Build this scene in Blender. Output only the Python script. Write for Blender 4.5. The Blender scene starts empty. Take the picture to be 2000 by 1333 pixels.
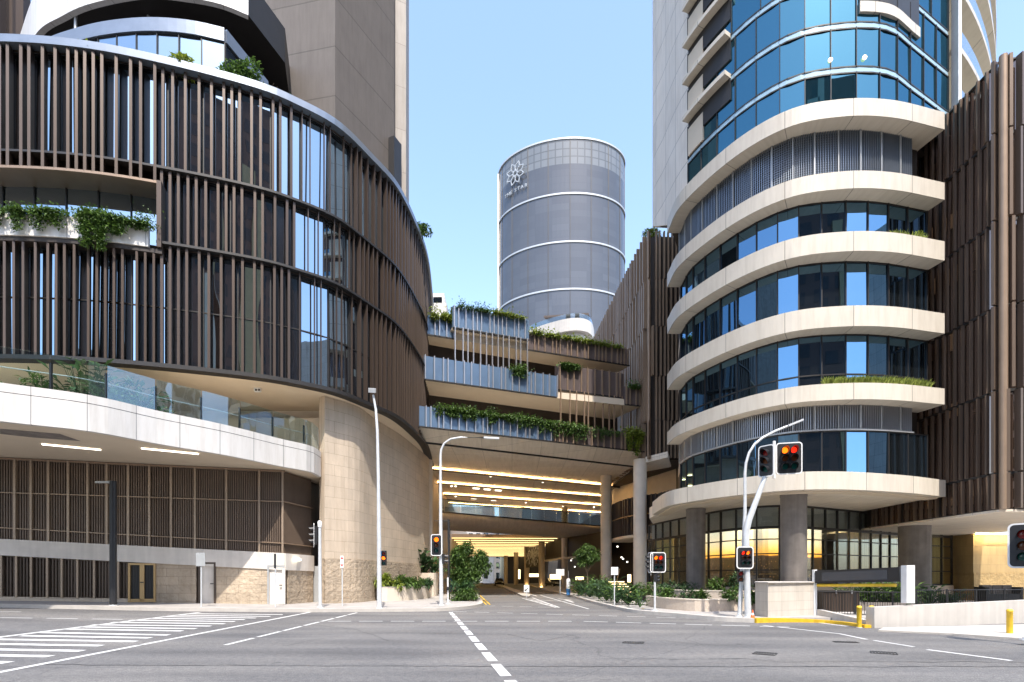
import bpy, bmesh, math, random
from mathutils import Vector, Matrix
R = math.radians
scene = bpy.context.scene
COL = scene.collection
rnd = random.Random(7)

# ---------------------------------------------------------------- camera
F = 1050.0; CX = 1000.0; HY = 1128.0; H = 1.65
cam_d = bpy.data.cameras.new("Camera")
cam = bpy.data.objects.new("Camera", cam_d); COL.objects.link(cam)
cam.location = (0, 0, H); cam.rotation_euler = (R(90), 0, 0)
cam_d.sensor_width = 36; cam_d.lens = 36 * F / 2000.0
cam_d.shift_y = (HY - 666.5) / 2000.0
cam_d.clip_end = 3000; cam_d.clip_start = 0.1
scene.camera = cam
# ---------------------------------------------------------------- world, sun, exposure
SUN_EL = 58.0; SUN_AZ = 170.0          # azimuth clockwise from +Y
w = bpy.data.worlds.new("World"); scene.world = w; w.use_nodes = True
nt = w.node_tree; bg = nt.nodes["Background"]
sky = nt.nodes.new("ShaderNodeTexSky"); sky.sky_type = 'NISHITA'; sky.sun_disc = False
sky.sun_elevation = R(SUN_EL); sky.sun_rotation = R(SUN_AZ)
sky.air_density = 1.0; sky.dust_density = 1.4; sky.ozone_density = .7
nt.links.new(sky.outputs[0], bg.inputs[0]); bg.inputs[1].default_value = 0.15
sd = bpy.data.lights.new("Sun", 'SUN'); sd.energy = 2.0; sd.angle = R(0.5); sd.color = (1, 0.93, 0.84)
sun = bpy.data.objects.new("Sun", sd); COL.objects.link(sun)
sv = Vector((math.sin(R(SUN_AZ)) * math.cos(R(SUN_EL)), math.cos(R(SUN_AZ)) * math.cos(R(SUN_EL)), math.sin(R(SUN_EL))))
sun.rotation_euler = sv.to_track_quat('Z', 'Y').to_euler(); sun.location = (30, -30, 60)
vs = scene.view_settings
vs.view_transform = 'Standard'; vs.look = 'None'; vs.exposure = 1.75; vs.gamma = 1.0; vs.use_curve_mapping = False

# ---------------------------------------------------------------- measuring helpers
def gz(x, y):                      # the street climbs gently to the left
    t = max(0.0, -x - 9.5)
    return 0.028 * t if t < 60 else 1.68
def at(px, py, Y): return Vector(((px - CX) / F * Y, Y, H + (HY - py) / F * Y))
def atz(px, py, z):
    Y = (z - H) * F / (HY - py); return Vector(((px - CX) / F * Y, Y, z))
def gnd(px, py, off=0.0):
    z = off; Y = 20
    for _ in range(12):
        Y = (H - z) * F / (py - HY); z = gz((px - CX) / F * Y, Y) + off
    return Vector(((px - CX) / F * Y, Y, z))
def X_(px, Y): return (px - CX) / F * Y
def Z_(py, Y): return H + (HY - py) / F * Y

# ---------------------------------------------------------------- mesh helpers
class MB:
    def __init__(s): s.v = []; s.f = []; s.uv = []; s.sm = []
    def face(s, vs_, uv=None, smooth=False):
        b = len(s.v); s.v += [tuple(p) for p in vs_]; s.f.append(tuple(range(b, b + len(vs_))))
        s.uv.append(uv); s.sm.append(smooth)
    def mesh(s, verts, faces, smooth=False, uvs=None):
        b = len(s.v); s.v += [tuple(p) for p in verts]
        for i, f in enumerate(faces):
            s.f.append(tuple(b + k for k in f)); s.uv.append(uvs[i] if uvs else None); s.sm.append(smooth)
    def box(s, c, size, rot=0.0, tilt=None, bevel=0):
        hx, hy, hz = size[0] / 2, size[1] / 2, size[2] / 2
        M = Matrix.Rotation(rot, 3, 'Z')
        if tilt is not None: M = M @ tilt
        P = [Vector(c) + M @ Vector((x, y, z)) for z in (-hz, hz) for x, y in ((-hx, -hy), (hx, -hy), (hx, hy), (-hx, hy))]
        L = [size[0], size[1], size[0], size[1]]
        s.mesh(P, [(3, 2, 1, 0), (4, 5, 6, 7), (0, 1, 5, 4), (1, 2, 6, 5), (2, 3, 7, 6), (3, 0, 4, 7)], uvs=[None, None] + [[(0, P[0].z), (l, P[0].z), (l, P[4].z), (0, P[4].z)] for l in L])
    def bx(s, x0, x1, y0, y1, z0, z1): s.box(((x0 + x1) / 2, (y0 + y1) / 2, (z0 + z1) / 2), (abs(x1 - x0), abs(y1 - y0), abs(z1 - z0)))
    def beam(s, a, b, w_, h_):        # box from a to b
        a = Vector(a); b = Vector(b); d = b - a; L = d.length
        q = d.to_track_quat('X', 'Z').to_matrix()
        s.box((a + b) / 2, (L, w_, h_), 0, q)
    def prism(s, poly, z0, z1):
        n = len(poly); area = sum(poly[i][0] * poly[(i + 1) % n][1] - poly[(i + 1) % n][0] * poly[i][1] for i in range(n))
        if area < 0: poly = list(reversed(poly))
        f0 = z0 if callable(z0) else (lambda x, y: z0); f1 = z1 if callable(z1) else (lambda x, y: z1)
        V = [(p[0], p[1], f0(p[0], p[1])) for p in poly] + [(p[0], p[1], f1(p[0], p[1])) for p in poly]
        u = 0; fs = [tuple(reversed(range(n))), tuple(range(n, 2 * n))]; uvs = [None, None]
        for i in range(n):
            j = (i + 1) % n; l = math.dist(poly[i][:2], poly[j][:2])
            fs.append((i, j, n + j, n + i)); uvs.append([(u, V[i][2]), (u + l, V[j][2]), (u + l, V[n + j][2]), (u, V[n + i][2])]); u += l
        s.mesh(V, fs, uvs=uvs)
    def tube(s, pts, r, n=8, caps=True):
        pts = [Vector(p) for p in pts]; rs = r if isinstance(r, (list, tuple)) else [r] * len(pts)
        V = []; up = None
        for i, p in enumerate(pts):
            d = (pts[min(i + 1, len(pts) - 1)] - pts[max(i - 1, 0)]).normalized()
            if up is None: up = Vector((1, 0, 0)) if abs(d.x) < .9 else Vector((0, 1, 0))
            a = d.cross(up).normalized(); b = d.cross(a).normalized(); up = -b if False else up
            for k in range(n):
                t = 2 * math.pi * k / n; V.append(p + (a * math.cos(t) + b * math.sin(t)) * rs[i])
        fs = []
        for i in range(len(pts) - 1):
            for k in range(n): fs.append((i * n + k, i * n + (k + 1) % n, (i + 1) * n + (k + 1) % n, (i + 1) * n + k))
        s.mesh(V, fs, True)
        if caps:
            s.face([V[k] for k in reversed(range(n))]); s.face([V[(len(pts) - 1) * n + k] for k in range(n)])
    def lathe(s, c, prof, n=24, smooth=True):    # prof: (r,z)
        V = []; c = Vector(c)
        for r, z in prof:
            for k in range(n):
                t = 2 * math.pi * k / n; V.append(c + Vector((r * math.cos(t), r * math.sin(t), z)))
        fs = []; uvs = []
        for i in range(len(prof) - 1):
            for k in range(n):
                fs.append((i * n + k, i * n + (k + 1) % n, (i + 1) * n + (k + 1) % n, (i + 1) * n + k))
                R_ = max(prof[i][0], .01); u0 = 2 * math.pi * R_ * k / n; u1 = 2 * math.pi * R_ * (k + 1) / n
                uvs.append([(u0, prof[i][1]), (u1, prof[i][1]), (u1, prof[i + 1][1]), (u0, prof[i + 1][1])])
        s.mesh(V, fs, smooth, uvs)
        s.face([V[k] for k in reversed(range(n))]); s.face([V[(len(prof) - 1) * n + k] for k in range(n)])

def wloc(o):
    v = Vector((0, 0, 0))
    while o: v += o.location; o = o.parent
    return v
def obj(name, mb, mat, parent=None, tri=False, merge=False):
    me = bpy.data.meshes.new(name)
    base = wloc(parent) if parent else Vector((0, 0, 0))
    if not parent and mb.v:
        xs = [v[0] for v in mb.v]; ys = [v[1] for v in mb.v]; zs = [v[2] for v in mb.v]
        base = Vector(((min(xs) + max(xs)) / 2, (min(ys) + max(ys)) / 2, min(zs)))
    me.from_pydata([(v[0] - base.x, v[1] - base.y, v[2] - base.z) for v in mb.v], [], mb.f)
    uvl = me.uv_layers.new(name="UVMap")
    for p, uv, sm in zip(me.polygons, mb.uv, mb.sm):
        p.use_smooth = sm
        if uv:
            for li, c in zip(p.loop_indices, uv): uvl.data[li].uv = c
        else:
            for li in p.loop_indices:
                co = me.vertices[me.loops[li].vertex_index].co + base; uvl.data[li].uv = (co.x, co.y)
    if tri or merge:
        bm = bmesh.new(); bm.from_mesh(me)
        if merge: bmesh.ops.remove_doubles(bm, verts=bm.verts, dist=1e-4)
        if tri: bmesh.ops.triangulate(bm, faces=[f for f in bm.faces if len(f.verts) > 4], ngon_method='EAR_CLIP')
        bm.to_mesh(me); bm.free()
    me.materials.append(mat)
    o = bpy.data.objects.new(name, me); COL.objects.link(o)
    if parent: o.parent = parent
    else: o.location = base
    return o
def tag(o, label, cat, group=None):
    o['label'] = label; o['category'] = cat
    if group: o['group'] = group
    return o
def thing(name, label, cat, loc=(0, 0, 0), group=None):
    o = bpy.data.objects.new(name, None); COL.objects.link(o); o.location = loc; o.empty_display_size = .2
    return tag(o, label, cat, group)
def struct(name, mb, mat, **k):
    o = obj(name, mb, mat, **k); o['kind'] = 'structure'; return o

class Path:
    def __init__(s, pts, smooth=True, dense=10):
        pts = [Vector((p[0], p[1])) for p in pts]
        if smooth and len(pts) > 2:
            q = []; P = [pts[0] * 2 - pts[1]] + pts + [pts[-1] * 2 - pts[-2]]
            for i in range(1, len(P) - 2):
                for k in range(dense):
                    t = k / dense; a, b, c, d = P[i - 1], P[i], P[i + 1], P[i + 2]
                    q.append(.5 * ((2 * b) + (c - a) * t + (2 * a - 5 * b + 4 * c - d) * t * t + (3 * b - a - 3 * c + d) * t ** 3))
            q.append(pts[-1]); pts = q
        s.p = pts; s.c = [0]
        for a, b in zip(pts, pts[1:]): s.c.append(s.c[-1] + (b - a).length)
        s.L = s.c[-1]
        def nrm(a, b):
            d = (b - a); d = d.normalized() if d.length > 1e-9 else Vector((1, 0)); return Vector((d.y, -d.x))
        s.n = []
        for i in range(len(pts)): s.n.append(nrm(pts[max(i - 1, 0)], pts[min(i + 1, len(pts) - 1)]))
    def at(s, t, off=0.0):
        t = min(max(t, 0), s.L); lo, hi = 0, len(s.c) - 1
        while hi - lo > 1:
            m = (lo + hi) // 2
            if s.c[m] <= t: lo = m
            else: hi = m
        k = (t - s.c[lo]) / max(1e-9, s.c[hi] - s.c[lo])
        n = s.n[lo].lerp(s.n[hi], k).normalized()
        return s.p[lo].lerp(s.p[hi], k) + n * off
    def nor(s, t):
        a = s.at(max(t - .05, 0)); b = s.at(min(t + .05, s.L)); d = (b - a).normalized(); return Vector((d.y, -d.x))
    def s_px(s, px, off=0.0):
        best = 0; e = 1e9
        for i in range(400):
            t = s.L * i / 399; q = s.at(t, off); v = abs(CX + q.x / q.y * F - px) if q.y > 0 else 1e9
            if v < e: e = v; best = t
        return best
    def pts(s, s0, s1, step, off=0.0):
        n = max(1, int(math.ceil((s1 - s0) / step))); return [s.at(s0 + (s1 - s0) * i / n, off) for i in range(n + 1)]
def ribbon(mb, path, s0, s1, o_out, o_in, z0, z1, step=.5, smooth=True):
    n = max(1, int(math.ceil((s1 - s0) / step)))
    A = path.pts(s0, s1, step, o_out); B = path.pts(s0, s1, step, o_in)
    f0 = z0 if callable(z0) else (lambda x, y: z0); f1 = z1 if callable(z1) else (lambda x, y: z1)
    V = []
    for a, b in zip(A, B): V += [(a.x, a.y, f0(a.x, a.y)), (a.x, a.y, f1(a.x, a.y)), (b.x, b.y, f1(b.x, b.y)), (b.x, b.y, f0(b.x, b.y))]
    fs = []; uvs = []
    for i in range(n):
        u0 = s0 + (s1 - s0) * i / n; u1 = s0 + (s1 - s0) * (i + 1) / n; a = 4 * i; b = a + 4
        for (p, q) in ((0, 1), (1, 2), (2, 3), (3, 0)):
            fs.append((a + p, b + p, b + q, a + q))
            if (p, q) == (0, 1) or (p, q) == (2, 3): uvs.append([(u0, V[a + p][2]), (u1, V[b + p][2]), (u1, V[b + q][2]), (u0, V[a + q][2])])
            else: uvs.append([(u0, 0.0), (u1, 0.0), (u1, .8), (u0, .8)] if p == 1 else [(u0, .8), (u1, .8), (u1, 0), (u0, 0)])
    m = 4 * n
    fs += [(3, 2, 1, 0)[::-1], (m, m + 1, m + 2, m + 3)[::-1]]; uvs += [None, None]
    mb.mesh(V, fs, False, uvs)
def fins(mb, path, ss, z0, z1, depth, thick, off=0.0, ang=0.0):
    for t in ss:
        p = path.at(t, off + depth / 2); n = path.nor(t); a = math.atan2(n.y, n.x)
        mb.box((p.x, p.y, (z0 + z1) / 2), (depth, thick, z1 - z0), a + ang)
def rail(mb, path, s0, s1, off, z, r=.025, step=.6):
    mb.tube([(p.x, p.y, z) for p in path.pts(s0, s1, step, off)], r, 6)

# ---------------------------------------------------------------- materials
def newmat(name):
    m = bpy.data.materials.new(name); m.use_nodes = True; return m, m.node_tree, m.node_tree.nodes["Principled BSDF"]
def ramp(nt, src, stops):
    r = nt.nodes.new("ShaderNodeValToRGB"); e = r.color_ramp.elements
    while len(e) > 1: e.remove(e[0])
    e[0].position = stops[0][0]; e[0].color = tuple(stops[0][1]) + (1,)
    for p, c in stops[1:]:
        k = e.new(p); k.color = tuple(c) + (1,)
    nt.links.new(src, r.inputs[0]); return r.outputs[0]
def mul(c, k): return tuple(min(1, x * k) for x in c)
def noise_mat(name, col, var=.12, scale=1.5, rough=.7, metal=0.0, bump=.0, bscale=40, spec=.5, coord='Object', stretch=None, streak=0):
    m, nt, b = newmat(name)
    tc = nt.nodes.new("ShaderNodeTexCoord"); src = tc.outputs[coord]
    if coord == 'World':
        pass
    if stretch:
        mp = nt.nodes.new("ShaderNodeMapping"); mp.inputs['Scale'].default_value = stretch; nt.links.new(src, mp.inputs[0]); src = mp.outputs[0]
    n = nt.nodes.new("ShaderNodeTexNoise"); n.inputs['Scale'].default_value = scale; n.inputs['Detail'].default_value = 6; n.inputs['Roughness'].default_value = .6
    nt.links.new(src, n.inputs['Vector'])
    c = ramp(nt, n.outputs[0], [(.3, mul(col, 1 - var)), (.7, mul(col, 1 + var))])
    if streak:
        mp = nt.nodes.new("ShaderNodeMapping"); mp.inputs['Scale'].default_value = (2.2, 2.2, .12); nt.links.new(tc.outputs['Object'], mp.inputs[0])
        n3 = nt.nodes.new("ShaderNodeTexNoise"); n3.inputs['Scale'].default_value = 1.6; n3.inputs['Detail'].default_value = 5; nt.links.new(mp.outputs[0], n3.inputs['Vector'])
        mx = nt.nodes.new("ShaderNodeMix"); mx.data_type = 'RGBA'; mx.blend_type = 'MULTIPLY'; mx.inputs[0].default_value = 1
        nt.links.new(c, mx.inputs[6]); nt.links.new(ramp(nt, n3.outputs[0], [(.35, (1 - streak,) * 3), (.6, (1, 1, 1))]), mx.inputs[7]); c = mx.outputs[2]
    nt.links.new(c, b.inputs['Base Color'])
    b.inputs['Roughness'].default_value = rough; b.inputs['Metallic'].default_value = metal; b.inputs['Specular IOR Level'].default_value = spec
    if bump:
        n2 = nt.nodes.new("ShaderNodeTexNoise"); n2.inputs['Scale'].default_value = bscale; n2.inputs['Detail'].default_value = 4
        nt.links.new(tc.outputs[coord], n2.inputs['Vector'])
        bp = nt.nodes.new("ShaderNodeBump"); bp.inputs['Strength'].default_value = bump; bp.inputs['Distance'].default_value = .02
        nt.links.new(n2.outputs[0], bp.inputs['Height']); nt.links.new(bp.outputs[0], b.inputs['Normal'])
    return m
def panel_mat(name, col, pu, pv, joint=(.12, .11, .1), jw=.02, rough=.5, var=.06, offset=0.0, bump=.15, bscale=30, fvar=0.05, metal=0, rocky=0, voff=0, uoff=0, streak=.1):
    """panels pu x pv metres laid out along the surface's own UVs, with open joints"""
    m, nt, b = newmat(name)
    uv = nt.nodes.new("ShaderNodeUVMap"); uv.uv_map = "UVMap"
    mp = nt.nodes.new("ShaderNodeMapping"); mp.inputs['Location'].default_value = (uoff, voff, 0); nt.links.new(uv.outputs[0], mp.inputs[0])
    br = nt.nodes.new("ShaderNodeTexBrick"); br.inputs['Scale'].default_value = 1; br.inputs['Brick Width'].default_value = pu; br.inputs['Row Height'].default_value = pv
    br.inputs['Mortar Size'].default_value = jw / 2; br.inputs['Mortar Smooth'].default_value = .1; br.offset = offset; br.offset_frequency = 2; br.squash = 1
    br.inputs['Color1'].default_value = mul(col, 1 - fvar) + (1,); br.inputs['Color2'].default_value = mul(col, 1 + fvar) + (1,); br.inputs['Mortar'].default_value = tuple(joint) + (1,)
    nt.links.new(mp.outputs[0], br.inputs['Vector'])
    tc = nt.nodes.new("ShaderNodeTexCoord")
    n = nt.nodes.new("ShaderNodeTexNoise"); n.inputs['Scale'].default_value = .8; n.inputs['Detail'].default_value = 8; nt.links.new(tc.outputs['Object'], n.inputs['Vector'])
    mx = nt.nodes.new("ShaderNodeMix"); mx.data_type = 'RGBA'; mx.blend_type = 'MULTIPLY'; mx.inputs[0].default_value = 1
    nt.links.new(br.outputs[0], mx.inputs[6]); nt.links.new(ramp(nt, n.outputs[0], [(.3, (1 - var,) * 3), (.7, (1, 1, 1))]), mx.inputs[7])
    m3 = nt.nodes.new("ShaderNodeMapping"); m3.inputs['Scale'].default_value = (3.5, .35, 1); nt.links.new(uv.outputs[0], m3.inputs[0])
    n3 = nt.nodes.new("ShaderNodeTexNoise"); n3.inputs['Scale'].default_value = 1.0; n3.inputs['Detail'].default_value = 6; n3.inputs['Roughness'].default_value = .7; nt.links.new(m3.outputs[0], n3.inputs['Vector'])
    x3 = nt.nodes.new("ShaderNodeMix"); x3.data_type = 'RGBA'; x3.blend_type = 'MULTIPLY'; x3.inputs[0].default_value = 1
    nt.links.new(mx.outputs[2], x3.inputs[6]); nt.links.new(ramp(nt, n3.outputs[0], [(.38, (1 - streak, 1 - streak * 1.1, 1 - streak * 1.25)), (.56, (1, 1, 1))]), x3.inputs[7])
    nt.links.new(x3.outputs[2], b.inputs['Base Color']); b.inputs['Roughness'].default_value = rough; b.inputs['Metallic'].default_value = metal
    n2 = nt.nodes.new("ShaderNodeTexNoise"); n2.inputs['Scale'].default_value = bscale; n2.inputs['Detail'].default_value = 5; nt.links.new(tc.outputs['Object'], n2.inputs['Vector'])
    bp = nt.nodes.new("ShaderNodeBump"); bp.inputs['Strength'].default_value = bump; bp.inputs['Distance'].default_value = .02 if not rocky else rocky
    nt.links.new(n2.outputs[0], bp.inputs['Height'])
    bp2 = nt.nodes.new("ShaderNodeBump"); bp2.invert = True; bp2.inputs['Strength'].default_value = .5; bp2.inputs['Distance'].default_value = .01
    nt.links.new(br.outputs['Fac'], bp2.inputs['Height']); nt.links.new(bp.outputs[0], bp2.inputs['Normal']); nt.links.new(bp2.outputs[0], b.inputs['Normal'])
    return m
def refl_glass(name, tint, dark, fac=.55, wave=.03, wscale=.35, rough=.01):
    m, nt, b = newmat(name); nt.nodes.remove(b); out = nt.nodes["Material Output"]
    g = nt.nodes.new("ShaderNodeBsdfGlossy"); g.inputs['Color'].default_value = tuple(tint) + (1,); g.inputs['Roughness'].default_value = rough
    d = nt.nodes.new("ShaderNodeBsdfDiffuse"); d.inputs['Color'].default_value = tuple(dark) + (1,)
    lw = nt.nodes.new("ShaderNodeFresnel"); lw.inputs[0].default_value = 1.6
    mt = nt.nodes.new("ShaderNodeMath"); mt.operation = 'MULTIPLY_ADD'; mt.inputs[1].default_value = 1 - fac; mt.inputs[2].default_value = fac; mt.use_clamp = True
    nt.links.new(lw.outputs[0], mt.inputs[0])
    mx = nt.nodes.new("ShaderNodeMixShader"); nt.links.new(mt.outputs[0], mx.inputs[0]); nt.links.new(d.outputs[0], mx.inputs[1]); nt.links.new(g.outputs[0], mx.inputs[2])
    nt.links.new(mx.outputs[0], out.inputs[0])
    tc = nt.nodes.new("ShaderNodeTexCoord"); n = nt.nodes.new("ShaderNodeTexNoise"); n.inputs['Scale'].default_value = wscale; n.inputs['Detail'].default_value = 1.0
    mp = nt.nodes.new("ShaderNodeMapping"); mp.inputs['Scale'].default_value = (1, 1, .3); nt.links.new(tc.outputs['Object'], mp.inputs[0]); nt.links.new(mp.outputs[0], n.inputs['Vector'])
    bp = nt.nodes.new("ShaderNodeBump"); bp.inputs['Strength'].default_value = 1; bp.inputs['Distance'].default_value = wave
    nt.links.new(n.outputs[0], bp.inputs['Height']); nt.links.new(bp.outputs[0], g.inputs['Normal'])
    return m
def clear_glass(name, tint=(.8, .9, .92), fac=.12, wave=.006):
    m, nt, b = newmat(name); nt.nodes.remove(b); out = nt.nodes["Material Output"]
    g = nt.nodes.new("ShaderNodeBsdfGlossy"); g.inputs['Color'].default_value = (.9, .95, 1, 1); g.inputs['Roughness'].default_value = .01
    t = nt.nodes.new("ShaderNodeBsdfTransparent"); t.inputs['Color'].default_value = tuple(tint) + (1,)
    lw = nt.nodes.new("ShaderNodeLayerWeight"); lw.inputs[0].default_value = .5
    pw = nt.nodes.new("ShaderNodeMath"); pw.operation = 'POWER'; pw.inputs[1].default_value = 3.5; nt.links.new(lw.outputs['Facing'], pw.inputs[0])
    mt = nt.nodes.new("ShaderNodeMath"); mt.operation = 'MULTIPLY_ADD'; mt.inputs[1].default_value = .7; mt.inputs[2].default_value = fac; mt.use_clamp = True
    nt.links.new(pw.outputs[0], mt.inputs[0])
    mx = nt.nodes.new("ShaderNodeMixShader"); nt.links.new(mt.outputs[0], mx.inputs[0]); nt.links.new(t.outputs[0], mx.inputs[1]); nt.links.new(g.outputs[0], mx.inputs[2])
    nt.links.new(mx.outputs[0], out.inputs[0])
    tc = nt.nodes.new("ShaderNodeTexCoord"); n = nt.nodes.new("ShaderNodeTexNoise"); n.inputs['Scale'].default_value = .6; nt.links.new(tc.outputs['Object'], n.inputs['Vector'])
    bp = nt.nodes.new("ShaderNodeBump"); bp.inputs['Strength'].default_value = 1; bp.inputs['Distance'].default_value = wave
    nt.links.new(n.outputs[0], bp.inputs['Height']); nt.links.new(bp.outputs[0], g.inputs['Normal'])
    return m
def emit(name, col, s):
    m, nt, b = newmat(name); b.inputs['Base Color'].default_value = tuple(col) + (1,)
    b.inputs['Emission Color'].default_value = tuple(col) + (1,); b.inputs['Emission Strength'].default_value = s; return m
def plain(name, col, rough=.5, metal=0, coat=0):
    m = noise_mat(name, col, var=.06, scale=3, rough=rough, metal=metal); return m
def leaf_mat(name, c1, c2, trans=.3):
    m, nt, b = newmat(name)
    g = nt.nodes.new("ShaderNodeNewGeometry")
    c = ramp(nt, g.outputs['Random Per Island'], [(0, c1), (.7, c2), (1, mul(c2, 1.5))])
    nt.links.new(c, b.inputs['Base Color']); b.inputs['Roughness'].default_value = .55
    out = nt.nodes["Material Output"]; tr = nt.nodes.new("ShaderNodeBsdfTranslucent"); nt.links.new(c, tr.inputs[0])
    mx = nt.nodes.new("ShaderNodeMixShader"); mx.inputs[0].default_value = trans
    nt.links.new(b.outputs[0], mx.inputs[1]); nt.links.new(tr.outputs[0], mx.inputs[2]); nt.links.new(mx.outputs[0], out.inputs[0]); return m

def asphalt_mat():
    m, nt, b = newmat("asphalt"); tc = nt.nodes.new("ShaderNodeTexCoord"); L = nt.links
    def noise(sc, det=5, vec=None):
        n = nt.nodes.new("ShaderNodeTexNoise"); n.inputs['Scale'].default_value = sc; n.inputs['Detail'].default_value = det; L.new(vec or tc.outputs['Object'], n.inputs['Vector']); return n.outputs[0]
    def mix(a, b_, mode='MULTIPLY', f=1):
        x = nt.nodes.new("ShaderNodeMix"); x.data_type = 'RGBA'; x.blend_type = mode
        if isinstance(f, (int, float)): x.inputs[0].default_value = f
        else: L.new(f, x.inputs[0])
        L.new(a, x.inputs[6]); L.new(b_, x.inputs[7]); return x.outputs[2]
    mp = nt.nodes.new("ShaderNodeMapping"); mp.inputs['Scale'].default_value = (.16, .8, 1); L.new(tc.outputs['Object'], mp.inputs[0])
    base = ramp(nt, noise(1.0, 6, mp.outputs[0]), [(.3, (.11, .108, .107)), (.5, (.142, .139, .136)), (.7, (.175, .17, .164))])
    fine = ramp(nt, noise(45, 3), [(.3, (.45, .45, .47)), (.5, (1, 1, 1)), (.7, (1.6, 1.6, 1.6))])
    big = ramp(nt, noise(.25, 3), [(.35, (.85, .86, .88)), (.65, (1.08, 1.07, 1.05))])
    c = mix(mix(base, fine), big)
    mid_ = ramp(nt, noise(9, 6), [(.3, (.78, .78, .8)), (.5, (1, 1, 1)), (.7, (1.2, 1.19, 1.17))]); c = mix(c, mid_)
    mp5 = nt.nodes.new("ShaderNodeMapping"); mp5.inputs['Scale'].default_value = (.05, .55, 1); mp5.inputs['Rotation'].default_value = (0, 0, .05); L.new(tc.outputs['Object'], mp5.inputs[0])
    c = mix(c, ramp(nt, noise(1.3, 2, mp5.outputs[0]), [(.40, (.87, .87, .88)), (.5, (1, 1, 1)), (.64, (1.07, 1.06, 1.04))]))
    oil = ramp(nt, noise(1.7, 2), [(.24, (.55, .55, .56)), (.3, (1, 1, 1))]); c = mix(c, oil)
    # fine wandering cracks
    vo = nt.nodes.new("ShaderNodeTexVoronoi"); vo.feature = 'DISTANCE_TO_EDGE'; vo.inputs['Scale'].default_value = .17
    n4 = nt.nodes.new("ShaderNodeTexNoise"); n4.inputs['Scale'].default_value = .9; n4.inputs['Detail'].default_value = 5; L.new(tc.outputs['Object'], n4.inputs['Vector'])
    ad = nt.nodes.new("ShaderNodeMix"); ad.data_type = 'VECTOR'; ad.inputs[0].default_value = .35; L.new(tc.outputs['Object'], ad.inputs[4]); L.new(n4.outputs['Color'], ad.inputs[5]); L.new(ad.outputs[1], vo.inputs['Vector'])
    cr = ramp(nt, vo.outputs['Distance'], [(.0, (.72, .72, .73)), (.003, (1, 1, 1))])
    c = mix(c, cr)
    L.new(c, b.inputs['Base Color']); b.inputs['Roughness'].default_value = .8
    bp = nt.nodes.new("ShaderNodeBump"); bp.inputs['Strength'].default_value = .5; bp.inputs['Distance'].default_value = .015
    L.new(noise(60, 3), bp.inputs['Height']); L.new(bp.outputs[0], b.inputs['Normal']); return m

M = {}
M['asphalt'] = asphalt_mat()
M['pave'] = panel_mat('paving_concrete', (.42, .40, .38), 1.2, 1.2, joint=(.25, .24, .23), jw=.012, rough=.8, var=.2)
M['kerb'] = noise_mat('kerb_concrete', (.45, .42, .38), .12, 2, .8, bump=.2)
M['paint'] = noise_mat('road_paint', (.62, .62, .61), .14, 6, .6, bump=.1)
M['ypaint'] = noise_mat('yellow_paint', (.68, .42, .02), .15, 6, .55)
M['crack'] = noise_mat('crack_filler', (.03, .03, .032), .3, 10, .7)
M['white'] = panel_mat('white_panel', (.68, .66, .63), 1.65, 40, joint=(.2, .2, .2), jw=.025, rough=.35, var=.05, bump=.02)
M['cream'] = panel_mat('cream_band', (.63, .575, .485), 2.9, 40, joint=(.2, .18, .15), jw=.03, rough=.5, var=.07, bump=.03)
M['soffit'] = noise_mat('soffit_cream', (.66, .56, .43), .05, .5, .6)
M['soffit_w'] = panel_mat('soffit_white', (.76, .68, .57), 2.4, 2.4, joint=(.28, .24, .2), jw=.02, rough=.6, var=.05, bump=.02)
M['bronze'] = noise_mat('bronze_metal', (.084, .061, .048), .12, 1.2, .38, metal=.35, stretch=(1, 1, .1))
M['bronze_lt'] = noise_mat('light_bronze_metal', (.29, .205, .14), .1, 1.2, .4, metal=.3)
M['slat'] = noise_mat('brown_slats', (.155, .112, .082), .15, 1, .5, metal=.15)
M['bronze_m'] = noise_mat('warm_bronze_metal', (.16, .115, .085), .12, 1.2, .38, metal=.35, stretch=(1, 1, .1))
M['bronze_p'] = noise_mat('champagne_metal', (.34, .26, .19), .1, 1.2, .4, metal=.3)
M['gold'] = noise_mat('gold_trim', (.42, .28, .13), .1, 1.2, .4, metal=.4)
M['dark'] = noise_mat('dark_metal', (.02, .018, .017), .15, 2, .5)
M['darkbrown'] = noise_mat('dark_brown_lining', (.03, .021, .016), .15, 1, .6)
M['cap'] = noise_mat('blue_grey_metal', (.24, .27, .31), .06, 2, .35, metal=.6)
M['planter'] = noise_mat('planter_metal', (.13, .2, .30), .08, 1, .3, metal=.4)  # blue-grey metal, made bluer: left end of the reflection gradient put into colour
M['planter_refl'] = noise_mat('brown_reflection_metal', (.15, .12, .115), .08, 1, .35, metal=.4)  # same planter metal with the brown reflection painted in as base colour
M['silver'] = noise_mat('silver_metal', (.5, .5, .52), .05, 2, .3, metal=.7)
M['galv'] = noise_mat('galvanised_steel', (.62, .64, .65), .08, 4, .42, metal=.25)
M['glass_l'] = refl_glass('bronze_frame_glass', (.5, .66, .78), (.025, .02, .02), .5, wave=.011, wscale=.7)
M['glass_b'] = refl_glass('brown_glass', (.5, .38, .32), (.07, .045, .032), .35, wave=.01, wscale=.6)
M['glass_p'] = refl_glass('podium_glass', (.22, .42, .62), (.012, .014, .016), .5, wave=.010, wscale=.5)
M['glass_t'] = refl_glass('teal_tower_glass', (.12, .30, .40), (.008, .03, .045), .5, wave=.008, wscale=.4)
M['spandrel'] = noise_mat('pale_spandrel', (.35, .5, .58), .05, 1, .25, metal=.1)
M['glass_c'] = clear_glass('clear_glass')
M['glass_r'] = clear_glass('shop_glass', (.88, .9, .88), .06, .004)
M['glass_f'] = clear_glass('footbridge_glass', (.7, .78, .8), .3, .004)
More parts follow.
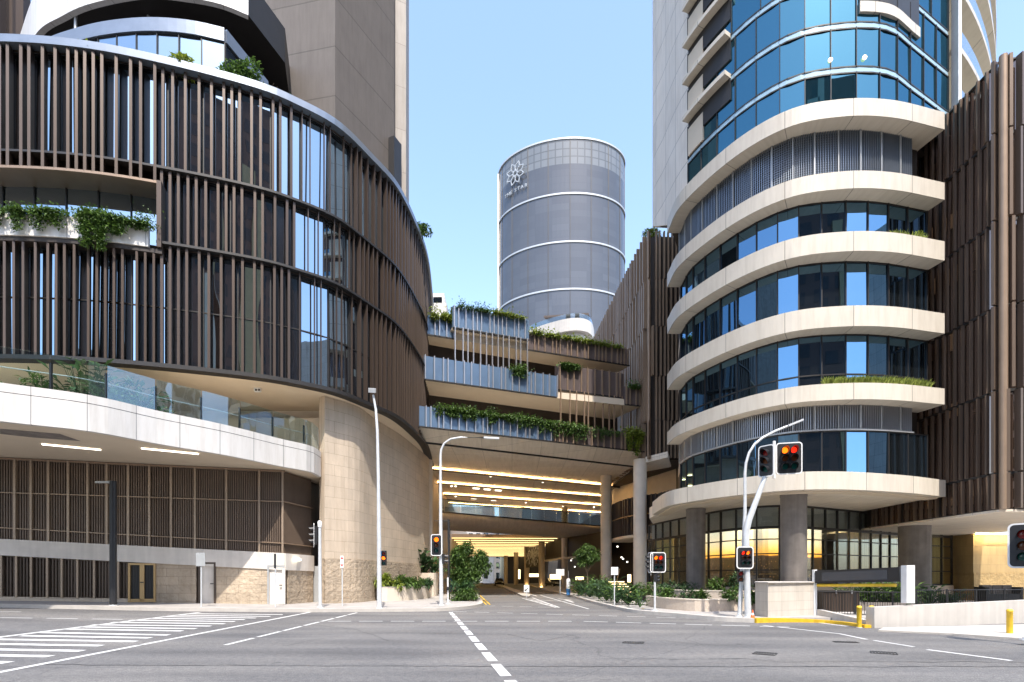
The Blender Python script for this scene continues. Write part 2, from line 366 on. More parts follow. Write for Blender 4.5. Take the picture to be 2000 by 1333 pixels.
M['glass_terr'] = clear_glass('terrace_glass', (.84, .93, .94), .09, .01)
M['stone'] = panel_mat('sandstone_blocks', (.62, .515, .40), 1.25, .62, joint=(.3, .235, .17), jw=.012, rough=.8, var=.15, offset=.5, fvar=.045, bump=.4, bscale=8)
M['rock'] = panel_mat('rock_faced_stone', (.53, .43, .32), 1.1, .42, joint=(.3, .235, .17), jw=.014, rough=.85, var=.25, offset=.5, fvar=.08, bump=1.0, bscale=5, rocky=.09)
M['concrete_t'] = panel_mat('tower_precast', (.125, .108, .096), 60, 3.5, joint=(.08, .07, .06), jw=.09, rough=.75, var=.12, voff=-39.2 + 35)
M['bay'] = panel_mat('bay_precast', (.38, .34, .30), 1.6, 3.5, joint=(.25, .22, .2), jw=.05, rough=.7, var=.1)
M['precast_w'] = panel_mat('pale_precast', (.80, .73, .64), 1.6, 2.05, joint=(.4, .37, .33), jw=.05, rough=.6, var=.08, voff=-25.15)
M['conc_col'] = noise_mat('raw_concrete', (.21, .185, .165), .22, 1.6, .75, bump=.2, bscale=12, streak=.25)
M['conc_lt'] = noise_mat('pale_column', (.66, .58, .48), .07, 1.2, .65)
M['stone_g'] = panel_mat('golden_stone_blocks', (.46, .33, .155), 1.25, .62, joint=(.28, .2, .1), jw=.012, rough=.75, var=.2, offset=.5, fvar=.06, bump=.3)
M['rock_g'] = panel_mat('golden_rough_stone', (.44, .31, .14), 1.4, .6, joint=(.28, .2, .1), jw=.012, rough=.8, var=.25, offset=.5, fvar=.08, bump=1, bscale=4, rocky=.09)
M['white2'] = noise_mat('pale_painted_band', (.68, .63, .57), .08, 1.5, .7, bump=.1, streak=.1)
M['rough_w'] = noise_mat('rough_render', (.56, .47, .38), .1, 14, .9, bump=.8, bscale=25)
M['lowwall'] = noise_mat('white_wall_paint', (.52, .49, .45), .07, 1.3, .7, bump=.1, streak=.12)
M['blind'] = noise_mat('roller_blind', (.42, .43, .43), .05, 2, .8)
M['curtain'] = noise_mat('gold_curtain', (.62, .50, .26), .3, 2.5, .9, stretch=(7, 7, .1))
M['citybrown'] = noise_mat('brown_city_wall', (.12, .065, .05), .15, .2, .8)
M['warm'] = emit('warm_light', (1, .6, .24), 9.0)
M['warm2'] = emit('warm_light_soft', (1, .72, .36), 1.6)
M['whitelight'] = emit('white_light', (1, .93, .8), 1.2)
M['warm_s'] = emit('ceiling_strip', (1, .68, .28), 1.3)
M['warm_in'] = emit('interior_light', (1, .78, .42), 16.0)
M['red_on'] = emit('red_lens_lit', (1, .02, .005), .6); M['amber_on'] = emit('amber_lens_lit', (1, .13, .004), 1.1)
M['red_off'] = plain('red_lens', (.25, .012, .01), .15); M['green_off'] = plain('green_lens', (.0, .06, .05), .15); M['amber_off'] = plain('amber_lens', (.12, .03, .005), .15)
M['black'] = plain('black_plastic', (.018, .018, .02), .45)
M['signwhite'] = plain('sign_white', (.75, .75, .74), .35)
M['signgrey'] = plain('sign_back', (.42, .43, .43), .4, .3)
M['red'] = plain('red_sign', (.55, .03, .03), .4); M['orange'] = plain('cone_orange', (.8, .14, .03), .5)
M['blue'] = plain('blue_paint', (.04, .18, .42), .4)
M['skin'] = plain('skin', (.45, .28, .2), .6)
M['stone_s'] = panel_mat('smooth_stone_blocks', (.60, .55, .48), .9, .36, joint=(.42, .38, .33), jw=.01, rough=.7, var=.08, bump=.1)
M['sgrey'] = noise_mat('sign_display', (.06, .065, .075), .05, 2, .25)
M['yel'] = noise_mat('yellow_post_paint', (.8, .52, .03), .15, 5, .5, streak=.25)
M['leaf'] = leaf_mat('leaf_green', (.03, .07, .012), (.09, .16, .03))
M['leaf_y'] = leaf_mat('leaf_lime', (.08, .13, .015), (.25, .30, .04))
M['leaf_d'] = leaf_mat('leaf_dark', (.015, .045, .015), (.05, .11, .035), .2)
M['grass'] = leaf_mat('grass_blades', (.12, .16, .02), (.28, .32, .06))
M['bark'] = noise_mat('bark', (.22, .16, .11), .25, 12, .9, bump=.5)
M['soil'] = noise_mat('soil', (.05, .035, .025), .3, 8, .95)
M['carpaint'] = plain('dark_car_paint', (.03, .035, .04), .25, .3); M['tyre'] = plain('tyre', (.02, .02, .02), .8)
M['carglass'] = refl_glass('car_glass', (.6, .65, .7), (.01, .01, .01), .3, 0)

# ---------------------------------------------------------------- foliage
def leaf(mb, p, d, up, L, W, curl=.25):
    d = d.normalized(); s = d.cross(up)
    if s.length < 1e-3: s = d.cross(Vector((1, 0, 0)))
    s.normalize(); n = s.cross(d)
    a = p; b = p + d * L * .5 + s * W * .5 + n * L * .05; c = p + d * L - n * L * curl; e = p + d * L * .5 - s * W * .5 + n * L * .05; m_ = p + d * L * .5 - n * W * .12
    mb.mesh([a, b, c, e, m_], [(0, 1, 4), (1, 2, 4), (2, 3, 4), (3, 0, 4)])
def rdir(r, up=0.0):
    v = Vector((r.gauss(0, 1), r.gauss(0, 1), r.gauss(0, 1) + up)); return v.normalized()
def clump(mb, c, rad, n, L, W, r, shell=.5):
    for _ in range(n):
        d = rdir(r); k = r.uniform(shell, 1) ; p = Vector(c) + Vector((d.x * rad[0], d.y * rad[1], d.z * rad[2])) * k
        leaf(mb, p, (d + rdir(r) * .9 + Vector((0, 0, -.25))), Vector((0, 0, 1)), L * r.uniform(.7, 1.3), W * r.uniform(.7, 1.3))
def shrub_mb(c, rad, n, L, W, seed, nclump=8):
    r = random.Random(seed); mb = MB(); c = Vector(c)
    for i in range(nclump):
        d = rdir(r); q = c + Vector((d.x * rad[0], d.y * rad[1], abs(d.z) * rad[2] * 1.0)) * r.uniform(.3, .8)
        k = r.uniform(.3, .55); clump(mb, q, (rad[0] * k, rad[1] * k, rad[2] * k), n // nclump, L, W, r)
    return mb
def stems_mb(c, rad, n, seed, th=.012):
    r = random.Random(seed + 99); mb = MB(); c = Vector(c)
    for _ in range(n):
        d = Vector((r.uniform(-1, 1) * rad[0] * .6, r.uniform(-1, 1) * rad[1] * .6, rad[2] * r.uniform(.5, 1)))
        mb.tube([c - Vector((0, 0, rad[2] * .6)), c + d * .4, c + d], [th, th * .8, th * .4], 5)
    return mb
def shrub(name, label, cat, base, rad, n, L, W, seed, mat='leaf', group=None, nclump=8):
    base = Vector(base); t = thing(name, label, cat, base, group); c = base + Vector((0, 0, rad[2] * .35))
    obj('foliage', shrub_mb(c, rad, n, L, W, seed, nclump), M[mat], t)
    obj('stem', stems_mb(c, rad, 6, seed), M['bark'], t); return t
def trailing(name, label, pts, drop, n, L, W, seed, mat='leaf', group=None, height=.35, out=(0, -1), cat='trailing plant'):
    """foliage spilling over an edge polyline"""
    r = random.Random(seed); mb = MB(); o = Vector((out[0], out[1], 0)).normalized(); P = [Vector(p) for p in pts]
    segs = [(a, b, (b - a).length) for a, b in zip(P, P[1:])]; tot = sum(s_[2] for s_ in segs)
    kcl = max(3, int(tot / .45)); cl = []
    for i in range(kcl):
        t = (i + r.uniform(0, 1)) / kcl * tot; acc = 0
        for a, b, l in segs:
            if acc + l >= t or b is P[-1]: q = a.lerp(b, min(1, (t - acc) / l)); break
            acc += l
        cl.append((q, r.uniform(.25, 1.0)))
    for i in range(n):
        q, k = r.choice(cl); u = r.random()
        if u < .5: p = q + Vector((r.gauss(0, .25), r.gauss(0, .2), r.uniform(-.05, height * k * r.random() * 1.4)))
        else:
            f = r.random() ** 1.3; p = q + o * (.12 + .12 * r.random() + .1 * (1 - f)) + Vector((r.gauss(0, .22 * (1 - .5 * f)), r.gauss(0, .05), -drop * k * f))
        leaf(mb, p, rdir(r) + o * .8 + Vector((0, 0, -.3)), Vector((0, 0, 1)), L * r.uniform(.7, 1.3), W * r.uniform(.7, 1.3))
    t = thing(name, label, cat, P[0], group)
    obj('foliage', mb, M[mat], t)
    s_ = MB()
    for q, k in cl[:40]: s_.tube([q + Vector((0, 0, .02)), q + o * .2, q + o * .24 + Vector((0, 0, -drop * k * .8))], .012, 4)
    obj('stem', s_, M['bark'], t); return t
def broadleaf(name, label, base, h, spread, nst, seed, mat='leaf_d', group=None, LL=.7, cat='plant'):
    r = random.Random(seed); base = Vector(base); mb = MB(); st = MB()
    for i in range(nst):
        a = r.uniform(0, 6.28); k = r.uniform(.2, 1); tip = base + Vector((math.cos(a) * spread * k, math.sin(a) * spread * k, h * r.uniform(.45, 1)))
        mid = base.lerp(tip, .6) + Vector((0, 0, h * .12)); st.tube([base, mid, tip], [.022, .016, .008], 5)
        d = Vector((math.cos(a) * .8, math.sin(a) * .8, r.uniform(-.2, .7))); leaf(mb, tip, d, Vector((0, 0, 1)), LL * r.uniform(.6, 1.2), LL * .42, r.uniform(0, .25))
        leaf(mb, mid, d + rdir(r) * .8, Vector((0, 0, 1)), LL * r.uniform(.5, 1), LL * .33, r.uniform(0, .2))
    for i in range(nst):
        a = r.uniform(0, 6.28); k = r.random() ** .5; leaf(mb, base + Vector((math.cos(a) * spread * k * .9, math.sin(a) * spread * k * .7, r.uniform(.03, .4) * h)), Vector((math.cos(a), math.sin(a), r.uniform(.1, 1.0))), Vector((0, 0, 1)), LL * r.uniform(.4, .9), LL * .3, r.uniform(0, .15))
    t = thing(name, label, cat, base, group); obj('foliage', mb, M[mat], t); obj('stem', st, M['leaf_d'], t); return t
def tree(name, label, base, h_trunk, crown_c, crown_r, n, L, seed, mat='leaf', rt=.09, ncl=22):
    r = random.Random(seed); base = Vector(base); cc = base + Vector(crown_c); t = thing(name, label, 'tree', base)
    tr = MB(); fk = base + Vector((0, 0, h_trunk)); tr.tube([base, base + Vector((.03, 0, h_trunk * .5)), fk], [rt, rt * .8, rt * .65], 8)
    fo = MB()
    for i in range(ncl):
        d = rdir(r); k = r.uniform(.35, .85); q = cc + Vector((d.x * crown_r[0], d.y * crown_r[1], d.z * crown_r[2])) * k
        if i < 12: tr.tube([fk, fk.lerp(q, .5) + rdir(r) * .1, q], [rt * .45, rt * .3, rt * .1], 5)
        s_ = r.uniform(.22, .4); clump(fo, q, (crown_r[0] * s_, crown_r[1] * s_, crown_r[2] * s_ * .8), n // ncl, L, L * .45, r, .3)
    obj('trunk', tr, M['bark'], t); obj('crown', fo, M[mat], t); return t
def jagged(s0, s1, r, steps=(.33, .5, .62)):
    out = []; t = s0 + .2
    while t < s1 - .1: out.append(t); t += r.choice(steps)
    return out
def glazing(parent, path, s0, s1, off, z0, z1, w_, mat, name='glass_panel', mull='mullion', mm='dark', tilt=.35, seed=1, mw=.05, transom=None):
    r = random.Random(seed); n = max(1, round((s1 - s0) / w_)); mu = MB()
    for i in range(n):
        a = path.at(s0 + (s1 - s0) * i / n, off); b = path.at(s0 + (s1 - s0) * (i + 1) / n, off); d = b - a; L = d.length; c = (a + b) / 2
        g = MB(); tl = Matrix.Rotation(R(r.gauss(0, tilt)), 3, 'X') @ Matrix.Rotation(R(r.gauss(0, tilt)), 3, 'Z')
        g.box((c.x, c.y, (z0 + z1) / 2), (L - .02, .03, z1 - z0), math.atan2(d.y, d.x), tl)
        obj(name, g, mat, parent)
    for i in range(n + 1):
        t = s0 + (s1 - s0) * i / n; a = path.at(t, off + .02); nn = path.nor(t); mu.box((a.x, a.y, (z0 + z1) / 2), (.12, mw, z1 - z0), math.atan2(nn.y, nn.x))
    for tz in list(transom or []) + [z0 + .03, z1 - .03]:
        ribbon(mu, path, s0, s1, off + .05, off - .03, tz - .03, tz + .03, .8)
    obj(mull, mu, M[mm], parent)

# ================================================================ GROUND, KERBS, MARKINGS
g = MB()
xs = [-1200, -69.5, -9.5, 1200]; ys = [-1200, 1500]
for a, b in zip(xs, xs[1:]): g.face([(a, ys[0], gz(a, 0)), (b, ys[0], gz(b, 0)), (b, ys[1], gz(b, 0)), (a, ys[1], gz(a, 0))])
struct('road', g, M['asphalt'])
KL = [gnd(0, 1187), gnd(330, 1194), gnd(600, 1196.5), gnd(824, 1195), gnd(874, 1193.5), gnd(912, 1190), gnd(937, 1185.5), gnd(943, 1181), gnd(937, 1170), gnd(932, 1160), gnd(927, 1148)]
d0 = KL[0] - KL[1]; KL = [KL[0] + d0 * 3] + KL + [Vector((-8, 150, 0))]
kl = Path([(p.x, p.y) for p in KL])
def flat(x, y): return gz(x, y)
def up(k): return lambda x, y: gz(x, y) + k
pave = MB(); kp = kl.pts(0, kl.L, .8, -.12)
A = [p for p in kp if p.x < -9.5]; B = [p for p in kp if p.x >= -9.5]
mid = A[-1].lerp(B[0], (-9.5 - A[-1].x) / (B[0].x - A[-1].x)); mid.x = -9.5
pave.prism([tuple(p) for p in A] + [tuple(mid), (-9.5, 60), (A[0].x, 60)], flat, up(.15))
pave.prism([tuple(mid)] + [tuple(p) for p in B] + [(-9.5, 150)], flat, up(.15))
o = struct('pavement', pave, M['pave'], tri=True)
kb = MB(); ribbon(kb, kl, 0, kl.L, 0, -.25, flat, up(.156), .5); struct('kerb', kb, M['kerb'])
# right-hand pavement
KR = [Vector((3.3, 150, 0)), gnd(1050, 1149), gnd(1110, 1165), gnd(1160, 1180), gnd(1206, 1191.5), gnd(1240, 1198), gnd(1310, 1204.5), gnd(1400, 1213), gnd(1476, 1217)]
kr = Path([(p.x, p.y) for p in KR])
pr = MB(); pr.prism([tuple(p) for p in kr.pts(0, kr.L, .8, -.12)] + [tuple(gnd(1500, 1213).xy), (60, 20.9), (60, 150)], 0, .12)
struct('pavement', pr, M['pave'], tri=True)
kb = MB(); ribbon(kb, kr, 0, kr.L, 0, -.28, 0, .156, .5); struct('kerb', kb, M['lowwall'])
KY = Path([gnd(1477, 1217.3).xy, gnd(1530, 1216).xy, gnd(1590, 1216.5).xy, gnd(1640, 1220).xy, gnd(1690, 1227).xy])
kb = MB(); ribbon(kb, KY, 0, KY.L, 0.02, -.2, 0, lambda x, y: .17 - .03 * max(0, x - 9.2), .4); struct('kerb', kb, M['ypaint'])
# driveway apron and forecourt at far right
ap = MB(); ap.prism([tuple(gnd(1715, 1234).xy), tuple(gnd(1860, 1241).xy), tuple(gnd(2000, 1251).xy), (30, 14.5), (30, 20.8), (11.9, 17.2)], .002, .05)
struct('pavement', ap, M['kerb'])
# drive median
md = MB(); mp_ = [gnd(1020, 1167), gnd(1033, 1168.5), gnd(1038, 1165), gnd(1005, 1153), gnd(985, 1145.5), gnd(968, 1141.5), gnd(960, 1141.5), gnd(985, 1150)]
md.prism([tuple(p.xy) for p in mp_], 0, .15); struct('median', md, M['kerb'])

pm = MB()
def stripe(a, b, w_, mb=None, z=.005):
    mb = mb or pm; a = Vector(a); b = Vector(b); d = (b - a).xy.normalized(); n = Vector((d.y, -d.x)) * w_ / 2
    ptsx = [a, b]
    if (a.x + 9.5) * (b.x + 9.5) < 0:
        k = (-9.5 - a.x) / (b.x - a.x); ptsx = [a, a.lerp(b, k), b]
    for p, q in zip(ptsx, ptsx[1:]):
        mb.face([(v.x, v.y, gz(v.x, v.y) + z) for v in (Vector((p.x + n.x, p.y + n.y)), Vector((q.x + n.x, q.y + n.y)), Vector((q.x - n.x, q.y - n.y)), Vector((p.x - n.x, p.y - n.y)))])
def dashes(a, b, on, off, w_, start=0.0, mb=None):
    a = Vector(a); b = Vector(b); L = (b - a).length; d = (b - a) / L; t = start
    while t < L:
        stripe(a + d * max(t, 0), a + d * min(t + on, L), w_, mb); t += on + off
# dashed guide line running from the foreground to the corner
a = Vector((-.288, 10.07, 0)); d = (gnd(880, 1196) - a); d /= d.length
dashes(a - d * 6.1, a + d * d.dot(gnd(880, 1196) - a), 1.25, .37, .19, .12)
dashes(gnd(640, 1214), gnd(1130, 1214), .88, .3, .12); dashes(gnd(1140, 1214.2), gnd(1560, 1226), .9, .3, .12)
dashes(gnd(883, 1194.8), gnd(1510, 1212.5), .78, .42, .1)
dashes(gnd(946, 1183.6), gnd(1075, 1186.5), .72, .38, .1)
dashes(gnd(0, 1207), gnd(250, 1210.5), 1.0, .45, .11); stripe(gnd(-60, 1195), gnd(41, 1195.7), .11)
dashes(gnd(440, 1260.5), gnd(700, 1196.5), 1.5, .25, .12)
stripe(gnd(1490, 1222), gnd(1640, 1238.5), .1); stripe(gnd(1640, 1238.5), gnd(1693, 1249.5), .1); stripe(gnd(1707, 1251.5), gnd(1785, 1264), .1)
stripe(gnd(1811, 1269.5), gnd(1975, 1291), .12); stripe(gnd(1582, 1214.5), gnd(1655, 1224), .12)
# zebra hatching
stripe(gnd(-90, 1262), gnd(0, 1245), .17); stripe(gnd(0, 1245), gnd(390, 1196.6), .17)
dashes(gnd(-90, 1331), gnd(610, 1195.5), 5.4, .1, .15, -.9)
for xl, yl, xr, yr in [(-60, 1293, 17, 1294.8), (-60, 1279.8, 99, 1282.6), (-60, 1268.3, 161, 1272), (-40, 1258, 199, 1261.8), (-10, 1249.3, 266, 1253.6), (43, 1242.2, 294, 1246.6), (82, 1236, 330, 1241), (122, 1229.2, 356, 1233), (152, 1225, 383, 1228.5), (180, 1221, 412, 1223.5), (218, 1216, 439, 1219), (254, 1212, 459, 1214.5), (294, 1208.3, 478, 1210.8), (320, 1205, 500, 1207.8), (345, 1202, 528, 1204.6), (372, 1199.2, 552, 1201)]:
    stripe(gnd(xl, yl), gnd(xr, yr), .28)
# painted island tip at the driveway mouth
stripe(gnd(1020, 1169), gnd(1086, 1187), .13); stripe(gnd(1040, 1168), gnd(1092, 1187), .13)
for k in range(6):
    t = k / 6; stripe(gnd(1024 + 58 * t, 1170 + 15 * t), gnd(1045 + 42 * t, 1171 + 15 * t), .38)
stripe(gnd(1055, 1163), gnd(1150, 1190), .11); stripe(gnd(1003, 1150.5), gnd(1016, 1154), .12); stripe(gnd(1030, 1159), gnd(1049, 1165), .13); stripe(gnd(1057, 1172.5), gnd(1105, 1175.5), .12)
stripe(gnd(1090, 1170), gnd(1117, 1173), .2); stripe(gnd(1100, 1171), gnd(1120, 1177), .18); stripe(gnd(1047, 1157), gnd(1064, 1159.5), .25)
stripe(gnd(966, 1159), gnd(985, 1159.5), .5)
pv = struct('road_marking', pm, M['paint'])
ym = MB()
for dx in (0, .22):
    pts_ = [gnd(929, 1163), gnd(936, 1172), gnd(944, 1181.5)]
    for p, q in zip(pts_, pts_[1:]): stripe(p + Vector((.18 + dx, 0, 0)), q + Vector((.18 + dx, 0, 0)), .1, ym)
stripe(gnd(1255, 1195), gnd(1257, 1196), .15, ym, .162)
struct('road_marking', ym, M['ypaint'])
# sealed cracks and joints in the asphalt
ck = MB()
def crack(pp, w_=.025, seed=0, amp=.03):
    r = random.Random(seed); P = [gnd(*p) for p in pp]; last = None
    for a_, b_ in zip(P, P[1:]):
        n = max(2, int((b_ - a_).length / .35))
        for i in range(n):
            q = a_.lerp(b_, (i + 1) / n) + Vector((0, r.gauss(0, amp), 0)); s_ = last if last is not None else a_
            stripe(s_, q, w_ * r.uniform(.5, 1.4), ck, .004); last = q
crack([(70, 1299), (400, 1300.5), (830, 1302), (1300, 1302.5), (2100, 1302.5)], .035, 1)
crack([(1180, 1288), (1450, 1287), (1530, 1294), (1660, 1292.5), (2050, 1294)], .022, 2)
crack([(820, 1239), (900, 1238), (990, 1240), (1060, 1252), (1120, 1241)], .022, 3, .08)
crack([(860, 1221), (950, 1224), (1030, 1227)], .03, 4, .1); crack([(400, 1212), (600, 1219), (700, 1232), (760, 1252)], .02, 5, .08)
crack([(1180, 1253), (1240, 1258), (1270, 1250), (1400, 1262)], .02, 6, .08); crack([(560, 1262), (610, 1250), (660, 1244)], .02, 7, .1)
struct('road_crack', ck, M['crack'])
# gratings
def grate(px, py, L, W, rot, lab):
    L *= .85; W *= .7; p = gnd(px, py); mb = MB(); n = 9; c, s_ = math.cos(rot), math.sin(rot)
    for i in range(n):
        u = (i / (n - 1) - .5) * L; mb.box((p.x + c * u, p.y + s_ * u, .006), (.025, W, .012), rot)
    for v in (-W / 2, W / 2): mb.box((p.x - s_ * v, p.y + c * v, .0065), (L, .025, .013), rot)
    tag(obj('drain_grate', mb, M['crack']), lab, 'drain grate')
grate(1237, 1256, .58, .42, -.35, 'iron grate set in the road, nearest the centre of the crossing')
grate(1494, 1277.5, .5, .55, -.6, 'iron grate in the asphalt, nearest the bottom right signal pole')
grate(1652, 1255, .62, .3, -.25, 'narrow iron grate in the asphalt below the yellow bollards')
grate(1726, 1276, .55, .5, -.55, 'iron grate in the asphalt, rightmost of the four')

# ================================================================ LEFT LOW BUILDING with louvres
t = thing('car_park_building', 'low building of brown slatted screens and rough stone under the white terrace', 'building', (-18, 27, .3))
W0 = Vector((-24.1, 25.3)); W1 = Vector((-12.0, 28.4)); W2 = Vector((-11.5, 31.1))
dW = (W1 - W0).normalized(); Wm = W0 - dW * 9
wp = Path([Wm, W1], False); wq = Path([W1, W2], False); sp = lambda px: wp.s_px(px)
zb = lambda x, y: 2.69 - (x + 24.1) * .0545; zt = lambda x, y: 3.46 - (x + 24.1) * .0446
s303, s232, s252, s383, s421, s523 = sp(303), sp(232), sp(252), sp(384), sp(421), sp(524)
mb = MB(); mb.prism([tuple(wp.at(0, -.35)), tuple(wp.at(wp.L, -.35)), tuple(wq.at(.3, -.35)), tuple(wq.at(wq.L, -.35)), (-11.6, 45), (-34, 45)], lambda x, y: gz(x, y) - .1, 7.28)
obj('core_wall', mb, M['slat'], t)
mb = MB(); ribbon(mb, wp, 0, wp.L, 0.06, -.3, zb, zt, 1); ribbon(mb, wq, 0, wq.L, .06, -.3, zb, zt, 1); obj('pale_band', mb, M['white2'], t)
mb = MB()
for i in range(int(wp.L / .105)):
    p = wp.at(i * .105, -.1); mb.box((p.x, p.y, (zt(p.x, 0) + 7.25) / 2), (.055, .07, 7.25 - zt(p.x, 0)), math.atan2(dW.y, dW.x))
for i in range(int(wq.L / .105)):
    p = wq.at(i * .105, -.1); mb.box((p.x, p.y, (zt(p.x, 0) + 7.25) / 2), (.07, .05, 7.25 - zt(p.x, 0)))
obj('louvre_screen', mb, M['slat'], t)
for px in (-60, -5, 28, 62, 96, 133, 171, 210, 250, 292, 335, 380, 442, 506, 553):
    s_ = sp(px) if px > -30 else sp(0) - 1.6 * (1 if px == -5 else 3); p = wp.at(s_, .0); mb = MB()
    mb.box((p.x, p.y, (zt(p.x, 0) + 7.25) / 2), (.09, .1, 7.25 - zt(p.x, 0)), math.atan2(dW.y, dW.x)); obj('screen_post', mb, M['bronze_p'], t)
mb = MB()
for off in (lambda x, y: 5.62, lambda x, y: zt(x, y) + .5):
    o2 = lambda x, y, f=off: f(x, y) + .05; ribbon(mb, wp, 0, wp.L, .02, -.12, off, o2, 1); ribbon(mb, wq, 0, wq.L, .02, -.12, off, o2, 1)
ribbon(mb, wp, 0, wp.L, .03, -.1, 7.2, 7.29, 1)
obj('screen_rail', mb, M['bronze_lt'], t)
mb = MB()
for i in range(int(s303 / .13)):
    p = wp.at(i * .13, -.15)
    if s252 - .1 < i * .13: z0 = gz(p.x, 0) + 2.05
    else: z0 = gz(p.x, 0) + .36
    mb.box((p.x, p.y, (z0 + zb(p.x, 0)) / 2), (.05, .06, zb(p.x, 0) - z0), math.atan2(dW.y, dW.x))
ribbon(mb, wp, 0, s303, -.13, -.18, lambda x, y: zb(x, y) - .06, zb, 1); obj('lower_louvres', mb, M['bronze'], t)
for px in (1, 31, 62, 93, 120, 151, 183, 232):
    p = wp.at(sp(px), -.02); z0 = gz(p.x, 0) + .3; mb = MB(); mb.box((p.x, p.y, (z0 + zb(p.x, 0)) / 2), (.08, .1, zb(p.x, 0) - z0), math.atan2(dW.y, dW.x)); obj('screen_post', mb, M['bronze_p'], t)
mb = MB(); ribbon(mb, wp, 0, s252, .0, -.3, up(.05), up(.33), 1); obj('stone_plinth', mb, M['stone'], t)
mb = MB(); ribbon(mb, wp, s303, s383, .0, -.34, up(.05), zb, 1); ribbon(mb, wp, s421, s523, .0, -.34, up(.05), zb, 1); ribbon(mb, wq, .3, wq.L, .0, -.34, up(.05), zb, 1)
obj('rough_stone_wall', mb, M['rock'], t)
def door(s0, s1, path, h, mat, name='door', dbl=False, fr='gold'):
    a = path.at(s0); b = path.at(s1); c = (a + b) / 2; z0 = gz(c.x, 0) + .15; w_ = (b - a).length; rot = math.atan2((b - a).y, (b - a).x); nn = path.nor((s0 + s1) / 2)
    f = MB(); f.box((a.x, a.y, z0 + h / 2), (.09, .14, h), rot); f.box((b.x, b.y, z0 + h / 2), (.09, .14, h), rot); f.box((c.x, c.y, z0 + h - .045), (w_ - .09, .14, .09), rot)
    if dbl: f.box((c.x, c.y, z0 + h / 2 - .04), (.2, .1, h - .1), rot); f.box((c.x, c.y, z0 + .1), (w_ - .1, .1, .16), rot)
    obj('door_frame', f, M[fr], t)
    d_ = MB(); q = c - nn * .06; d_.box((q.x, q.y, z0 + h / 2 - .04), (w_ - .1, .05, h - .1), rot)
    if dbl:
        for i in range(14): u = (i / 13 - .5) * (w_ - .2); v = Vector((math.cos(rot), math.sin(rot))) * u + q + nn * .03; d_.box((v.x, v.y, z0 + h / 2 - .04), (.03, .03, h - .12), rot)
    dd = obj(name, d_, M[mat], t)
    hh = MB(); v = c + nn * .07 + Vector((math.cos(rot), math.sin(rot))) * (w_ * .32 if not dbl else 0); hh.box((v.x, v.y, z0 + 1.0), (.14, .05, .05), rot); obj('handle', hh, M['black'], dd)
door(s252, s303 - .02, wp, 1.95, 'dark', dbl=True); door(s383 + .15, s421 - .05, wp, 2.1, 'white2', fr='bronze'); door(s523, wp.L - .05, wp, 2.05, 'white2', fr='signgrey')
mb = MB(); mb.box((W1.x - .05, W1.y - .02, 1.2), (.16, .16, 1.9), .3); obj('corner_post', mb, M['white2'], t)
mb = MB(); p = wq.at(1.1, .1); mb.box((p.x, p.y, 2.62), (.1, 1.1, .12), .1); obj('wall_light', mb, M['whitelight'], t)
mb = MB(); mb.box((-11.45, 31.25, 1.2), (.7, .06, 2.2), .1); obj('service_door', mb, M['signgrey'], t)

# ================================================================ TERRACE
FA = [atz(0, 823, 7.3), atz(178, 843, 7.3), atz(313, 868, 7.3), atz(439, 889, 7.3), atz(548, 911, 7.3), atz(607, 922, 7.3), atz(627, 932, 7.3)]
FA = [FA[0] + (FA[0] - FA[1]) * 2.2] + FA
fp = Path([(p.x, p.y) for p in FA])
t = thing('terrace', 'curved white panelled terrace slab with a glass balustrade, jutting out over the slatted wall', 'terrace', (-15, 25, 7.3))
mb = MB(); fl = [tuple(p) for p in fp.pts(0, fp.L, .6, -.12)]; mb.prism(fl + [(-11.3, 33.5), (-34, 33.5)], 7.32, 8.6); obj('slab', mb, M['soffit'], t, tri=True)
mb = MB(); ribbon(mb, fp, 0, fp.L, 0, -.2, 7.3, 8.7, .6); obj('fascia', mb, M['white'], t)
mb = MB(); ribbon(mb, fp, 0, fp.L, .003, -.02, 8.36, 8.38, .6); obj('joint_line', mb, M['dark'], t)
for a_, b_ in (((82, 868.5), (197, 879.5)), ((276, 876.5), (388, 887.5))):
    mb = MB(); p = atz(*a_, 7.29); q = atz(*b_, 7.29); mb.beam(p, q, .13, .03); obj('light_strip', mb, M['whitelight'], t)
mb = MB(); mb.face([atz(0, 838, 7.312), atz(117, 848, 7.312), atz(158, 862, 7.312), atz(64, 855, 7.312), atz(0, 848, 7.312)][::-1]); obj('access_hatch', mb, M['conc_col'], t)
n = int(fp.L / 1.65)
for i in range(n):
    s0 = fp.L * i / n; s1 = fp.L * (i + 1) / n; mb = MB(); ribbon(mb, fp, s0 + .02, s1 - .02, -.14, -.16, 8.7, 10.05, .8); obj('balustrade_glass', mb, M['glass_terr'], t)
    p = fp.at(s0 + .01, -.22); mb = MB(); mb.box((p.x, p.y, 9.2), (.06, .1, 1.1), 0); obj('balustrade_post', mb, M['black'], t)
mb = MB(); rail(mb, fp, 0, fp.L, -.25, 9.35, .018); obj('handrail', mb, M['signgrey'], t)
mb = MB(); mb.bx(-38, -11.55, 33, 33.4, 8.6, 12.3); mb.bx(-17.6, -11.4, 32.2, 33.1, 8.6, 11.2); obj('back_wall', mb, M['conc_lt'], t)
PG = 'big-leaved plants on the terrace behind the glass'
TL = ['pale bushy plant behind the terrace glass, leftmost', 'low dark green plant behind the second terrace glass panel', 'tall dark green palm-like plant behind the terrace glass', 'broad-leaved plant behind the terrace glass next to the tall palm-like one', 'dense dark shrub behind the terrace glass, middle of the row', 'leaning palm-like plant on the terrace, right part of the row', 'small dark plant at the right end of the terrace row']
